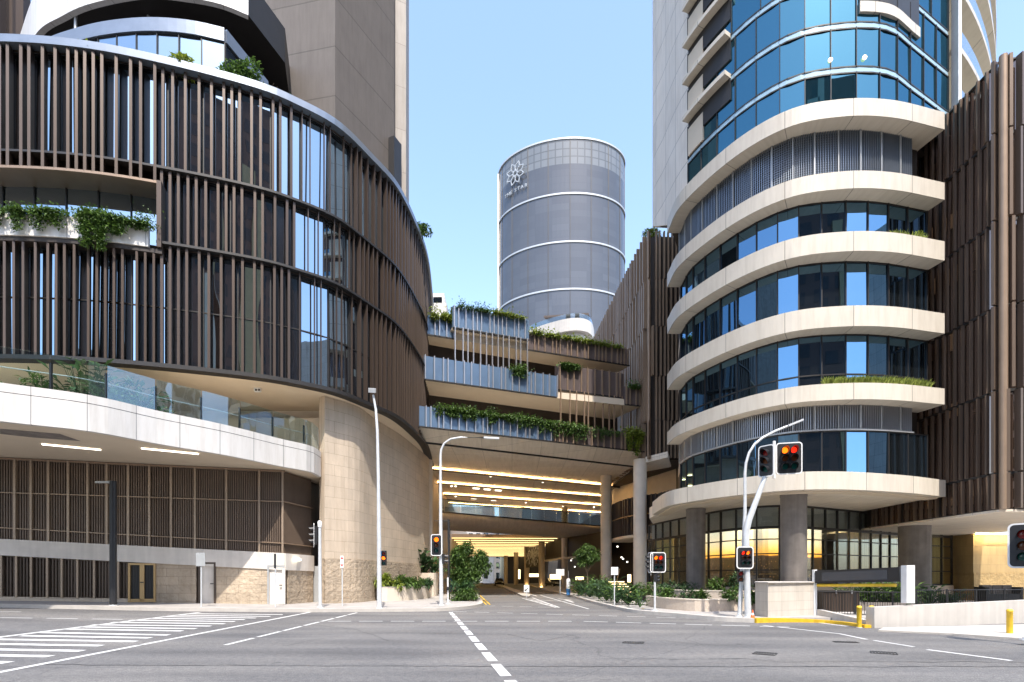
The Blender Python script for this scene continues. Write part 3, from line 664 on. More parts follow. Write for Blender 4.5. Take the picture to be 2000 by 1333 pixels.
for i, (px, Y, h) in enumerate([(30, 24, 1.3), (90, 24, 1.5), (160, 25, 2.9), (205, 25, 2.5), (240, 25.6, 1.9), (270, 26, 2.2), (300, 26.5, 1.2)]):
    shrub('terrace_plant', TL[i], 'plant', (X_(px, Y), Y, 8.62), (1.1, .6, h), 1500, .3, .1, 40 + i, 'leaf', PG, 9) if i in (0, 1, 4, 6) else broadleaf('terrace_plant', TL[i], (X_(px, Y), Y, 8.62), h, 1.2, 60, 40 + i, 'leaf' if i < 2 else 'leaf_d', PG, .55)

# ================================================================ SANDSTONE WALL
t = thing('sandstone_wall', 'tall curved wall of pale sandstone blocks on a rough-faced stone base at the corner', 'wall', (-9.5, 33, .15))
SW = [atz(634, 768, 12), atz(697, 788, 12), atz(736, 816, 12), atz(782, 845, 12), atz(816, 873, 12)]
sw = Path([(p.x, p.y) for p in SW] + [(-7.1, 46), (-7.6, 50)])
mb = MB(); ribbon(mb, sw, 0, sw.L, 0, -.5, 2.72, 12.1, .5)
RT = [(-11.4, 31.75), (SW[0].x, SW[0].y), (SW[0].x + .1, SW[0].y + .5), (-10.9, 32)]; mb.prism(RT, 2.72, 12.1); obj('block_wall', mb, M['stone'], t)
mb = MB(); ribbon(mb, sw, 0, sw.L, .05, -.5, .1, 2.72, .5); mb.prism([(-11.46, 31.72), (SW[0].x + .0, SW[0].y - .06), (SW[0].x + .1, SW[0].y + .5), (-10.9, 32)], .1, 2.72); obj('rough_base', mb, M['rock'], t)

# ================================================================ LEFT DRUM BUILDING
ZT = 26.85
DP = [atz(0, 68, ZT), atz(165, 81, ZT), atz(330, 114, ZT), atz(495, 158, ZT), atz(577, 191, ZT), atz(660, 237, ZT), atz(725, 300, ZT), atz(777, 360, ZT), atz(815, 439, ZT), atz(836, 505, ZT), atz(846, 590, ZT)]
DP = [Vector((-34, 25.4)), Vector((-29, 25.0))] + DP
dp = Path([(p.x, p.y) for p in DP])
t = thing('curved_podium_building', 'curved dark bronze building wrapped in tall vertical fins above the sandstone wall and white terrace', 'building', (-15, 30, 12))
sA = dp.s_px(303); S0, S1 = 0, dp.L
FO = -.42                                   # the fins stand between the glass line and the path
core = [tuple(p) for p in dp.pts(0, dp.L, .7, -.9)]
mb = MB(); mb.prism(core + [(-16, 52), (-34, 52)], 12.02, 17.55); mb.prism(core + [(-16, 52), (-34, 52)], 20.9, 26.5)
coreR = [tuple(p) for p in dp.pts(sA + .3, dp.L, .7, -.9)]; mb.prism(coreR + [(-16, 52), (coreR[0][0], 52)], 17.55, 20.9); obj('core', mb, M['darkbrown'], t, tri=True)
mb = MB(); mb.prism([tuple(p) for p in dp.pts(0, dp.L, .6, -.05)] + [(-16, 50), (-34, 50)], 11.85, 12.0); obj('soffit', mb, M['soffit'], t, tri=True)
mb = MB(); ribbon(mb, dp, 0, dp.L, .06, -.5, 11.8, 12.0, .5); obj('base_trim', mb, M['dark'], t)
PA = (.36, .36, .55, .36, .6, .42)
sM, sR = dp.s_px(577), dp.s_px(700)
def mids(mb, ss, z0, z1):
    fins(mb, dp, [s for s in ss if s < sM], z0, z1, .14, .12, -.3)
    fins(mb, dp, [s for i_, s in enumerate(ss) if sM <= s < sR and i_ % 3], z0, z1, .11, .045, -.3)
    fins(mb, dp, [s for s in ss if s >= sR], z0, z1, .26, .075, -.36)
rows = [(12.0, 17.85, 0, S1), (17.95, 21.5, sA, S1), (21.6, 26.5, 0, S1)]
for k, (z0, z1, a_, b_) in enumerate(rows):
    r = random.Random(20 + k); ss = jagged(a_, b_, r, PA); mb = MB()
    if k == 0:
        fins(mb, dp, [s for s in ss if s < sA], z0, 17.3, .36, .1, FO, .3); mids(mb, [s for s in ss if s >= sA], z0, z1)
    elif k == 2:
        fins(mb, dp, [s for s in ss if s < sA], 20.8, z1, .4, .12, FO, .3); mids(mb, [s for s in ss if s >= sA], z0, z1)
    else: mids(mb, ss, z0, z1)
    for zz_ in (z0, z1 - .05): ribbon(mb, dp, a_, b_, -.36, -.42, zz_, zz_ + .05, .6)
    obj('fin_screen', mb, M['bronze'], t)
    glazing(t, dp, a_, b_, -.55, z0, z1, 1.6, M['glass_l'], tilt=.45, seed=k + 3, mw=.05, mull='mullions', transom=[(z0 + z1) / 2] if k == 0 else None)
mb = MB()
for z in (17.9, 21.55):
    ribbon(mb, dp, sA, S1, -.05, -.5, z - .06, z + .06, .6)
ribbon(mb, dp, 0, sA, -.05, -.5, 21.5, 21.6, .6)
obj('floor_band', mb, M['dark'], t)
mb = MB(); ribbon(mb, dp, 0, S1, .05, -.9, 26.5, 26.86, .5); obj('roof_cap', mb, M['cap'], t)
mb = MB(); ribbon(mb, dp, 0, sA + .1, -.02, -1.6, 20.7, 20.82, .5); obj('terrace_soffit', mb, M['bronze_lt'], t)
mb = MB(); ribbon(mb, dp, 0, sA - .3, .02, -.18, 17.55, 18.55, .5); obj('balcony_parapet', mb, M['white'], t)
mb = MB(); ribbon(mb, dp, 0, sA + .25, -.05, -1.9, 17.33, 17.53, .5); obj('balcony_floor', mb, M['darkbrown'], t)
p = dp.at(sA + .15, -.8); nn = dp.nor(sA); mb = MB(); mb.box((p.x, p.y, 19.2), (1.7, .2, 3.2), math.atan2(nn.y, nn.x)); obj('end_wall', mb, M['bronze'], t)
glazing(t, dp, 0, sA, -1.3, 17.55, 20.8, 1.5, M['glass_l'], tilt=.3, seed=9, mull='mullions')
# planting on the drum
PB = 'plants spilling over the recessed balcony'
def seg(px0, px1, off, z, n=6):
    a_, b_ = dp.s_px(px0), dp.s_px(px1); return [(*dp.at(a_ + (b_ - a_) * i / n, off), z) for i in range(n + 1)]
trailing('balcony_plant', 'trailing green plant at the far left end of the recessed balcony', [(*dp.at(dp.s_px(0) - .6), 18.55), (*dp.at(dp.s_px(8)), 18.55)], .9, 700, .16, .09, 1, 'leaf', PB, .4, cat='plant')
trailing('balcony_plant', 'low trailing plant along the balcony parapet, left of the big one', seg(20, 130, .02, 18.58), 1.0, 2200, .15, .09, 2, 'leaf', PB, .3, cat='plant')
trailing('balcony_plant', 'big bushy plant hanging down below the white balcony parapet', seg(170, 245, .02, 18.5), 2.1, 4200, .17, .1, 3, 'leaf', PB, .55, cat='plant')
trailing('balcony_plant', 'small climbing plant at the right end of the recessed balcony', seg(262, 298, .0, 18.5), .5, 900, .14, .08, 4, 'leaf', PB, 1.2, cat='plant')
RG = 'shrubs along the roof edge of the curved building'
for i, (px, Y, h, lab) in enumerate([(172, 25.8, .5, 'small shrub on the curved roof edge, leftmost'), (345, 26.6, .7, 'round shrub on the roof edge below the glass pavilion'), (468, 27.5, 1.15, 'leafy shrub on the roof edge beside the grey tower, left one of a pair'), (515, 28.4, .9, 'leafy shrub on the roof edge beside the grey tower, right one of a pair'), (818, 39.6, 1.0, 'thin shrub leaning out at the far end of the curved roof edge')]):
    shrub('roof_shrub', lab, 'shrub', (X_(px, Y), Y, 26.5), (1.35 if h > .85 and px < 600 else (1.0 if h > .6 else .6), .5, h), 1400 if h > .85 else 700, .2, .1, 60 + i, 'leaf' if i > 1 else 'leaf_y', RG)

# ================================================================ UPPER LEFT PAVILION and overhanging slab
t = thing('roof_pavilion', 'curved glass pavilion with a pale cap under a dark overhanging round slab, top left', 'pavilion', (-21, 34, 26))
pv_ = Path([atz(100, 80, 32.7).xy, atz(129, 69, 32.7).xy, atz(200, 50, 32.7).xy, atz(287, 41, 32.7).xy, atz(370, 46, 32.7).xy, atz(439, 61, 32.7).xy])
glazing(t, pv_, 0, pv_.L, 0, 26.4, 32.0, 1.15, M['glass_l'], seed=5, tilt=.4, mull='mullions')
e = pv_.p[-1]; side = Path([e, (e.x - .1 + 1.0, e.y + 3.2)], False); glazing(t, side, 0, side.L, 0, 26.4, 32.0, 1.1, M['glass_l'], seed=6, mull='mullions')
mb = MB(); ribbon(mb, pv_, 0, pv_.L, .15, -.5, 32.0, 32.75, .5); ribbon(mb, side, 0, side.L, .15, -.5, 32.0, 32.75, 1); obj('cap_band', mb, M['cap'], t)
mb = MB(); mb.prism([tuple(p) for p in pv_.pts(0, pv_.L, .6, -.2)] + [(-15.6, 37), (-27, 37)], 26.4, 32.6); obj('core', mb, M['darkbrown'], t, tri=True)
us = Path([(-34, 37), atz(69, 68, 36).xy, atz(120, 32, 36).xy, atz(178, 7, 36).xy, atz(280, -12, 36).xy, atz(363, -5, 36).xy, atz(430, 8, 36).xy, atz(485, 30, 36).xy])
mb = MB(); ribbon(mb, us, 0, us.L, 0, -.3, 36, 38.6, .5); obj('slab_fascia', mb, M['white'], t)
mb = MB(); mb.prism([tuple(p) for p in us.pts(0, us.L, .6, -.1)] + [(-15.2, 36), (-17, 42), (-34, 44)], 36.1, 38.4); mb.bx(-34, -17, 38.5, 39, 26, 36.1); obj('slab', mb, M['dark'], t, tri=True)
for px in (148, 290):
    p = at(px, 60, 33.0); mb = MB(); mb.tube([(p.x, p.y, 32.5), (p.x, p.y, 36.2)], .09, 8); obj('prop', mb, M['signgrey'], t)
mb = MB(); lf = Path([(-46, 40), (-36, 38.6)], False); fins(mb, lf, jagged(0, lf.L, random.Random(3)), 24, 50, .4, .12, 0); ribbon(mb, lf, 0, lf.L, .1, -.05, 24, 24.1, 20); mb.bx(-46, -36, 39.6, 40.2, 24, 50); obj('fin_screen', mb, M['bronze'], t)

# ================================================================ LEFT TOWER
t = thing('grey_tower', 'tall grey precast concrete tower with fine horizontal joints rising behind the curved building', 'tower', (-14, 42, 26))
c0 = (-12.5, 38); mb = MB(); mb.prism([(-18.1, 39.05), c0, (-9.55, 43.45), (-9.55, 47), (-18.1, 55)], 26, 95); obj('concrete_shaft', mb, M['concrete_t'], t)
mb = MB(); mb.prism([(-9.85, 43.9), (-8.75, 44.4), (-9.2, 48), (-12.2, 62), (-14, 62)], 26, 95); obj('side_bay', mb, M['bay'], t)
mb = MB(); mb.box((-9.4, 43.2, 34.6), (.55, 1.0, 4.2), -.4); obj('slot_window', mb, M['dark'], t)
mb = MB(); mb.prism([(-18.3, 39.3), (-17.9, 39.3), (-17.9, 42), (-26, 42), (-26, 40)], 38.5, 95); obj('recess', mb, M['darkbrown'], t)

# ================================================================ RIGHT PODIUM
t = thing('banded_podium_building', 'curved glass building ringed by cream concrete bands, standing on round grey columns', 'building', (14, 27, 0))
BP = [atz(1274, 1008, 5.5), atz(1302, 992, 5.5), atz(1350, 982.5, 5.5), atz(1424, 972, 5.5), atz(1536, 961, 5.5), atz(1645, 959, 5.5), atz(1766, 965, 5.5), atz(1847, 973, 5.5)]
UP = [atz(1303, 456, 22.65).xy, atz(1330, 402, 22.65).xy, atz(1427, 313, 22.65).xy, atz(1536, 250, 22.65).xy, atz(1645, 228, 22.65).xy, atz(1745, 230, 22.65).xy, atz(1845, 253, 22.65).xy]
cp = Path([p.xy for p in BP]); bp_ = Path([(p.x, p.y) for p in UP])
# canopy
mb = MB(); ribbon(mb, cp, 0, cp.L, 0, -.35, 5.56, 6.36, .4); obj('canopy_band', mb, M['cream'], t)
mb = MB(); ribbon(mb, cp, 0, cp.L, -.35, -.9, 5.5, 5.85, .4); obj('canopy_step', mb, M['soffit'], t)
mb = MB(); mb.prism([tuple(p) for p in cp.pts(0, cp.L, .5, -.3)] + [(21.0, 33.5), (10.5, 40), (9.2, 36)], 5.6, 6.3); obj('canopy_soffit', mb, M['soffit_w'], t, tri=True)
bands = [(9.75, 10.5), (13.08, 14.02), (16.5, 17.4), (19.35, 20.15), (22.65, 23.45)]
for z0, z1 in bands:
    mb = MB(); ribbon(mb, bp_, 0, bp_.L, 0, -1.3, z0, z1, .4); obj('concrete_band', mb, M['cream'], t)
slabp = [tuple(p) for p in bp_.pts(0, bp_.L, .6, -1.2)] + [(21.1, 34), (16, 44), (13.6, 44)]
mb = MB()
for z0, z1 in bands: mb.prism(slabp, z0 + .05, z1 - .05)
obj('floor_slab', mb, M['soffit'], t, tri=True)
GO = -.85; GL = bp_.L - .9
levels = [(6.36, 8.55, 'glass_p', 'g'), (8.62, 9.75, 'silver', 's'), (10.5, 13.08, 'glass_p', 'g'), (14.02, 16.5, 'glass_p', 'g'), (17.4, 19.35, 'glass_p', 'g'), (20.15, 22.65, 'silver', 'm')]
for k, (z0, z1, mt, kind) in enumerate(levels):
    if kind == 'g': glazing(t, bp_, .05, GL + .85, GO, z0, z1, 1.13, M['glass_p'], tilt=.35, seed=30 + k, mull='mullions', transom=[z0 + .7] if k == 2 else None)
    else:
        mb = MB(); L_ = GL if kind == 'm' else GL; nsl = int(L_ / .12)
        for i in range(nsl):
            s_ = i * L_ / nsl; p = bp_.at(s_, GO + .04); nn = bp_.nor(s_); mb.box((p.x, p.y, (z0 + z1) / 2), (.09, .03, z1 - z0), math.atan2(nn.y, nn.x) + .3)
        if kind == 'm':
            for j in range(22): ribbon(mb, bp_, 0, L_, GO + .03, GO + .0, z0 + .05 + j * .112, z0 + .075 + j * .112, .7)
        obj('louvre_screen', mb, M['silver'] if kind == 's' else M['cap'], t)
        mb = MB(); ribbon(mb, bp_, 0, L_, GO - .12, GO - .2, z0, z1, .7); obj('screen_backing', mb, M['dark'], t)
        mb = MB()
        for i in range(int(L_ / 1.13) + 1):
            p = bp_.at(i * 1.13, GO + .1); nn = bp_.nor(i * 1.13); mb.box((p.x, p.y, (z0 + z1) / 2), (.06, .05, z1 - z0), math.atan2(nn.y, nn.x))
        if kind == 's': ribbon(mb, bp_, 0, L_, GO + .12, GO, 8.55, 8.62, .6)
        obj('screen_frame', mb, M['signgrey'], t)
core = [tuple(p) for p in bp_.pts(.1, bp_.L, .7, GO - .5)] + [(20.9, 34), (16, 44), (13.6, 44)]
mb = MB(); mb.prism(core, 6.32, 23.3); obj('core', mb, M['darkbrown'], t, tri=True)
for px, Y, rr in ((1359, 31, .53), (1550, 25.6, .575), (1786, 30, .76)):
    zt_ = 5.58 if px < 1700 else 4.6; mb = MB(); c = (X_(px, Y), Y, 0); mb.lathe(c, [(rr, 0), (rr, zt_ - .12), (rr * 1.03, zt_ - .1), (rr * 1.03, zt_)], 32); obj('column', mb, M['conc_col'], t)
# grasses on the bands
GG = 'planting along the concrete bands'
def tufts(name, label, px0, px1, z, h, n, seed, off=-.25):
    r = random.Random(seed); a_, b_ = bp_.s_px(px0), bp_.s_px(px1); mb = MB()
    for _ in range(n):
        s_ = r.uniform(a_, b_); p = bp_.at(s_, off + r.gauss(0, .08)); b0 = Vector((p.x, p.y, z)); d = Vector((r.gauss(0, .35), r.gauss(-.1, .3), 1)).normalized(); hh = h * r.uniform(.4, 1.1)
        q = b0 + d * hh * .6; e = b0 + d * hh + Vector((d.x, d.y, -.2)) * hh * .3; s2 = Vector((.018, 0, 0)).cross(Vector((0, 0, 1))) + Vector((.016, 0, 0))
        mb.mesh([b0 - s2, b0 + s2, q + s2 * .8, e, q - s2 * .8], [(0, 1, 2, 4), (4, 2, 3)])
    o = obj(name, mb, M['grass']); tag(o, label, 'plant', GG); return o
tufts('band_grass', 'long row of tall yellow-green grass on a concrete band of the round building', 1612, 1822, 10.5, .42, 2600, 5)
tufts('band_grass', 'short sparse grass on an upper concrete band near its right end', 1745, 1815, 17.4, .28, 350, 6)
shrub('band_shrub', 'tiny green shrub at the end of the upper concrete band', 'shrub', (*bp_.at(bp_.s_px(1808), -.3), 17.4), (.22, .2, .4), 200, .12, .06, 7, 'leaf_y', GG, 4)

# restaurant behind the columns
t = thing('restaurant', 'glass-fronted restaurant behind the grey columns, with gold curtains and a wide dusk city reflection painted on a glowing panel', 'restaurant', (15, 31, 1))
GP = [(X_(1268, 40.5), 40.5), (X_(1318, 36.6), 36.6), (X_(1410, 31.6), 31.6), (X_(1470, 30.0), 30.0), (X_(1527, 29.4), 29.4), (X_(1574, 29.8), 29.8), (X_(1640, 31.2), 31.2), (X_(1702, 32.7), 32.7), (X_(1765, 34.6), 34.6), (X_(1858, 36.6), 36.6)]
gp = Path(GP)
glazing(t, gp, 0, gp.L, 0, 1.15, 5.6, 1.15, M['glass_r'], tilt=.15, seed=77, mull='mullions', mw=.07, transom=[2.05, 2.95, 3.75], name='glass_panel')
mb = MB(); ribbon(mb, gp, 0, gp.L, .08, -.04, 4.32, 4.46, .6); ribbon(mb, gp, 0, gp.L, .08, -.04, 5.5, 5.6, .6); ribbon(mb, gp, 0, gp.L, .08, -.06, 1.08, 1.18, .6); obj('transom', mb, M['dark'], t)
mb = MB(); ribbon(mb, gp, 0, gp.L, .15, -.3, .2, 1.1, .6); obj('sill_wall', mb, M['rough_w'], t)
mb = MB(); ribbon(mb, gp, 0, gp.L, -.22, -.27, 4.42, 5.55, .6); obj('blind', mb, M['blind'], t)
def wavy(path, s0, s1, off, z0, z1, amp=.05, wl=.22):
    mb = MB(); n = int((s1 - s0) / .045); V = []; us = []
    for i in range(n + 1):
        s_ = s0 + (s1 - s0) * i / n; p = path.at(s_, off + amp * math.sin(2 * math.pi * s_ / wl + math.sin(s_ * 3))); V += [(p.x, p.y, z0), (p.x, p.y, z1)]
    mb.mesh(V, [(2 * i, 2 * i + 2, 2 * i + 3, 2 * i + 1) for i in range(n)], True); return mb
for a_, b_ in ((1270, 1306), (1672, 1765), (1806, 1856)):
    obj('curtain', wavy(gp, gp.s_px(a_), gp.s_px(b_), -.4, 1.2, 4.35), M['curtain'], t)
# interior
mb = MB(); mb.prism([tuple(gp.at(i * gp.L / 14, -.3)) for i in range(15)] + [(30, 44), (12, 46)], 1.0, 1.1); obj('floor', mb, M['darkbrown'], t, tri=True)
mb = MB(); mb.prism([tuple(gp.at(i * gp.L / 14, -.3)) for i in range(15)] + [(30, 44), (12, 46)], 5.56, 5.62); obj('ceiling', mb, M['darkbrown'], t, tri=True)
m, nt_, b = newmat('dusk_reflection')  # glowing dusk skyline painted in place of the reflections in the restaurant glass
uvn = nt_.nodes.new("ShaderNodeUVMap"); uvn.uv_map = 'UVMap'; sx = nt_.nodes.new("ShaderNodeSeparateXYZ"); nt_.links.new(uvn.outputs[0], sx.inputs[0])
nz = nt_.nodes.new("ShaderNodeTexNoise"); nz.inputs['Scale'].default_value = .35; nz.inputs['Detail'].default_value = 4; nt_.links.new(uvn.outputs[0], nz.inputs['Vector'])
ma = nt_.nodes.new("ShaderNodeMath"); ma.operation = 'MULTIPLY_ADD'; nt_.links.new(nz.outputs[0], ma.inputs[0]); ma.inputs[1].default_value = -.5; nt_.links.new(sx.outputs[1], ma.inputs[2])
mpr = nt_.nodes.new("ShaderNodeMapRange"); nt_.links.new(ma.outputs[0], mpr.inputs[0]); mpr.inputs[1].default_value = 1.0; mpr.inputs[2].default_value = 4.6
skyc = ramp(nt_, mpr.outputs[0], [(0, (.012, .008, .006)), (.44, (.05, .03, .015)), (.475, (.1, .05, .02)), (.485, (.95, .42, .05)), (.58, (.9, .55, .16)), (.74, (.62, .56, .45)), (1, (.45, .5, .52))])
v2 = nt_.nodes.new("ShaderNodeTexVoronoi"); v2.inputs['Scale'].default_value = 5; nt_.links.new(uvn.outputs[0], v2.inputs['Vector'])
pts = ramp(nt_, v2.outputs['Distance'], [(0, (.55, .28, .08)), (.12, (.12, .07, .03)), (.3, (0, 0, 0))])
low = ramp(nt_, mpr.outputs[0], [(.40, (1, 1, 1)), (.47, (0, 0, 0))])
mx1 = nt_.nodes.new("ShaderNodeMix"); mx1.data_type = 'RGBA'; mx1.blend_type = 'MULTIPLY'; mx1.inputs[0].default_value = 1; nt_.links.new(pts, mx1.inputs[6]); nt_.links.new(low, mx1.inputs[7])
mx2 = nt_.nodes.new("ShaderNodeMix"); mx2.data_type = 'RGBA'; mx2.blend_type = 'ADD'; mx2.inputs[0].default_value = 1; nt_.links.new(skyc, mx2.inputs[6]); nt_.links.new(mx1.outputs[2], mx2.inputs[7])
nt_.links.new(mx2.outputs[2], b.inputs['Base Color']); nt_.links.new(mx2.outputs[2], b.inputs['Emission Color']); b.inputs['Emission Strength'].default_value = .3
M['painted_reflection'] = m
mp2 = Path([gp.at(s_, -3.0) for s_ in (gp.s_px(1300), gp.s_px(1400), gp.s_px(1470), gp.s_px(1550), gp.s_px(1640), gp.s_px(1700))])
mb = MB(); ribbon(mb, mp2, 0, mp2.L, 0, -.05, 1.1, 5.5, .5); obj('painted_reflection', mb, M['painted_reflection'], t)
for k, (px, Y_) in enumerate(((1335, 39), (1390, 35), (1440, 33.3), (1500, 32.2), (1590, 32.4), (1640, 33.6), (1690, 35), (1735, 36.3), (1815, 39))):
    mb = MB(); mb.box((X_(px, Y_ ) , Y_ - .2, 5.5), (1.5, .6, .05)); obj('ceiling_light', mb, M['warm_in'], t)
mb = MB(); mb.bx(12, 30, 44, 44.2, 1, 5.6); obj('back_wall', mb, M['darkbrown'], t)
# dining tables and chairs silhouettes
r = random.Random(4)
for i, px in enumerate((1398, 1432, 1505, 1600, 1640)):
    s_ = gp.s_px(px); p = gp.at(s_, -1.3); ft = thing('dining_table', 'round dining table seen through the restaurant glass, number %s from the left' % ('one', 'two', 'three', 'four', 'five')[i], 'table', (p.x, p.y, 1.1), 'dining tables behind the restaurant glass')
    mb = MB(); mb.lathe((p.x, p.y, 1.1), [(.03, .04), (.03, .72)], 8); mb.lathe((p.x, p.y, 1.1), [(.25, 0), (.25, .03)], 12); obj('leg', mb, M['black'], ft)
    mb = MB(); mb.lathe((p.x, p.y, 1.1), [(.42, .72), (.42, .76)], 20); obj('tabletop', mb, M['gold'], ft)

# ================================================================ RIGHT TOWER
t = thing('teal_glass_tower', 'tall rounded tower of teal glass and pale precast panels above the cream-banded building', 'tower', (16, 27, 23.4))
TPt = [(15.0, 44), (11.8, 40.6), (9.75, 38.0), (9.0, 35.6), (9.15, 33.9), UP[1], UP[2], UP[3], UP[4], UP[5], (atz(1800, 160, 25.15).x, atz(1800, 160, 25.15).y), (X_(1866, 26.9), 26.9)]
TO = -.35
tp = Path(TPt); sP = tp.s_px(1345, TO); sP0 = tp.s_px(1284, TO); sB = tp.s_px(1432, TO); i0 = 0
# find exact transition arclengths walking along the path
def s_at(path, px, off, lo=0.0):
    n = 900; best = None
    for i in range(n):
        s_ = lo + (path.L - lo) * i / (n - 1); q = path.at(s_, off)
        if CX + q.x / q.y * F >= px: return s_
    return path.L
iv = min(range(400), key=lambda i: tp.at(tp.L * i / 399, TO).x / tp.at(tp.L * i / 399, TO).y); lo_ = tp.L * iv / 399
sP = s_at(tp, 1345, TO, lo_); sB = s_at(tp, 1428, TO, lo_); sG = s_at(tp, 1400, TO, lo_)
mb = MB(); ribbon(mb, tp, 0, sP, TO, TO - .5, lambda x, y: 23.4 + max(0, y - 33.2) * .62, 95, .8); obj('precast_wall', mb, M['precast_w'], t)
ins = [tuple(p) for p in tp.pts(0, tp.L, .8, TO - .7)]
mb = MB(); mb.prism(ins + [(24, 40), (18, 52)], lambda x, y: 23.4 + max(0, y - 33.2) * .62 if x < 14 else 23.4, 95); obj('core', mb, M['darkbrown'], t, tri=True)
zz = [23.45, 25.15]
while zz[-1] < 62: zz.append(zz[-1] + 2.05)
cnt = 0
for k in range(len(zz) - 1):
    z0, z1 = zz[k], zz[k + 1]
    if k < 6: glazing(t, tp, sP, tp.L, TO, z0, z1 - .22, 1.13 if k < 3 else 1.6, M['glass_t'], tilt=.25, seed=50 + k, mull='mullions', mw=.03)
    else:
        mb = MB(); ribbon(mb, tp, sP, tp.L, TO, TO - .05, z0, z1 - .22, .8); obj('glass_storey', mb, M['glass_t'], t)
mb = MB()
for z in zz[1:]:
    ribbon(mb, tp, sP, tp.L, TO + .03, TO - .1, z - .22, z, .7)
obj('spandrel_band', mb, M['spandrel'], t)
for z in (26.0, 28.05, 30.1, 32.15, 34.2, 36.25, 38.3):
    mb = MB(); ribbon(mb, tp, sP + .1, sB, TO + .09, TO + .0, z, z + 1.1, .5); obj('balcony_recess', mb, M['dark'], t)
    mb = MB(); ribbon(mb, tp, sP + .1, sB, TO + .5, TO, z + 1.1, z + 1.32, .5); obj('balcony_slab', mb, M['cream'], t)
    mb = MB(); ribbon(mb, tp, sP + .1, sP + (sB - sP) * .42, TO + .11, TO + .0, z - .75, z + .75, .5); obj('balcony_wall', mb, M['soffit'], t)
# opening near the top with cream soffit
so0, so1 = s_at(tp, 1677, TO, lo_), s_at(tp, 1792, TO, lo_)
mb = MB(); ribbon(mb, tp, so0, so1, TO + .12, TO - .1, 27.62, 28.1, .4); obj('terrace_lip', mb, M['cream'], t)
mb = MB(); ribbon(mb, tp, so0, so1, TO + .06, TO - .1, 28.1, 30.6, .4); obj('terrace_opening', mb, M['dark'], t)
for px, py in ((1621, 117), (1687, 112)):
    s_ = s_at(tp, px, TO, lo_); p = tp.at(s_, TO + .06); nn = tp.nor(s_); z = Z_(py, p.y); mb = MB()
    mb.tube([(p.x - nn.x * .04, p.y - nn.y * .04, z), (p.x + nn.x * .02, p.y + nn.y * .02, z)], .09, 14); obj('round_light', mb, M['warm2'], t)
# rounded balcony wing on the right of the tower
wing = Path([(X_(1869, 27.3), 27.3), (X_(1893, 28.2), 28.2), (X_(1917, 29.6), 29.6), (X_(1936, 31.6), 31.6), (X_(1946, 34.5), 34.5), (X_(1944, 39), 39)])
z = 25.6; k = 0
while z < 52:
    mb = MB(); mb.prism([tuple(p) for p in wing.pts(0, wing.L, .7)] + [(24, 39)], z, z + .28); obj('balcony_slab', mb, M['cream'], t, tri=True); z += 3.0; k += 1
mb = MB(); mb.prism([tuple(p) for p in wing.pts(0, wing.L, .7, -1.6)] + [(24, 39)], 23.5, 53); obj('wing_wall', mb, M['soffit'], t, tri=True)
mb = MB(); ribbon(mb, wing, 0, wing.L, -.08, -.1, 25.9, 26.9, .6)
for j in range(1, 8): ribbon(mb, wing, 0, wing.L, -.08, -.1, 25.9 + 3 * j, 26.9 + 3 * j, .6)
obj('balcony_glass', mb, M['glass_c'], t)
mb = MB(); mb.bx(X_(1868, 27.15) - .06, X_(1868, 27.15) + .1, 26.95, 27.4, 23.5, 60); obj('corner_trim', mb, M['signwhite'], t)

# ================================================================ RIGHT BRONZE BUILDING
t = thing('bronze_finned_block', 'dark bronze block with vertical fins at the right edge, over a stone wall', 'building', (22, 25, 4.6))
rpL = Path([(21.3, 31.9), (21.15, 27), (21.2, 23.5), (21.35, 23.3), (21.7, 23.2), (24, 23.6), (31, 24.9)], False)
sC = 8.55
jz = [4.6, 6.2, 9.8, 13.5, 17.2, 21.0, 24.2]
mb = MB(); mb.prism([(21.45, 31.9), (21.42, 23.6), (31, 25.4), (31, 45), (21.45, 45)], 4.62, 24.1); obj('core', mb, M['darkbrown'], t)
for k, (z0, z1) in enumerate(zip(jz, jz[1:])):
    glazing(t, rpL, 0, rpL.L, -.08, z0, z1, 1.3, M['glass_b'], tilt=.4, seed=80 + k, mull='mullions', mw=.04)
    r = random.Random(90 + k); mb = MB(); ribbon(mb, rpL, 0, rpL.L, .04, 0, z0 + .02, z0 + .06, 20); fins(mb, rpL, jagged(0, 8.2, random.Random(90 + k % 2), (.32, .45, .6)), z0 + .03, z1 - .05, .12, .08, -.02); fins(mb, rpL, jagged(8.2, rpL.L, r, (.3, .45, .38)), z0 + .03, z1 - .05, .26, .12, -.02)
    obj('fin_screen', mb, M['bronze_m'], t)
mb = MB()
for z in jz[1:-1]: ribbon(mb, rpL, 0, rpL.L, .06, -.1, z - .05, z + .03, 20)
ribbon(mb, rpL, 0, rpL.L, .1, -.3, 24.05, 24.25, 20); ribbon(mb, rpL, 0, rpL.L, .1, -.3, 4.55, 4.68, 20); obj('floor_band', mb, M['bronze_m'], t)
mb = MB(); mb.tube([(21.25, 23.25, 4.6), (21.25, 23.25, 24.2)], .16, 10); obj('corner_post', mb, M['bronze_lt'], t)
mb = MB(); mb.prism([(21.25, 31.9), (21.15, 23.45), (21.6, 23.25), (31, 25), (31, 45), (20.6, 38)], 4.5, 4.6); obj('soffit', mb, M['soffit_w'], t)
mb = MB(); mb.prism([(X_(1857, 37.2), 37.2), (X_(1901, 35.2), 35.2), (X_(2100, 36.2), 36.2), (X_(2100, 36.2), 40), (X_(1857, 37.2), 40)], 1.95, 4.5); obj('stone_wall', mb, M['stone_g'], t)
mb = MB(); mb.beam((X_(1903, 34.9), 34.75, 4.47), (X_(2080, 35.7), 35.6, 4.47), .1, .04); obj('wall_wash_light', mb, M['warm_in'], t)
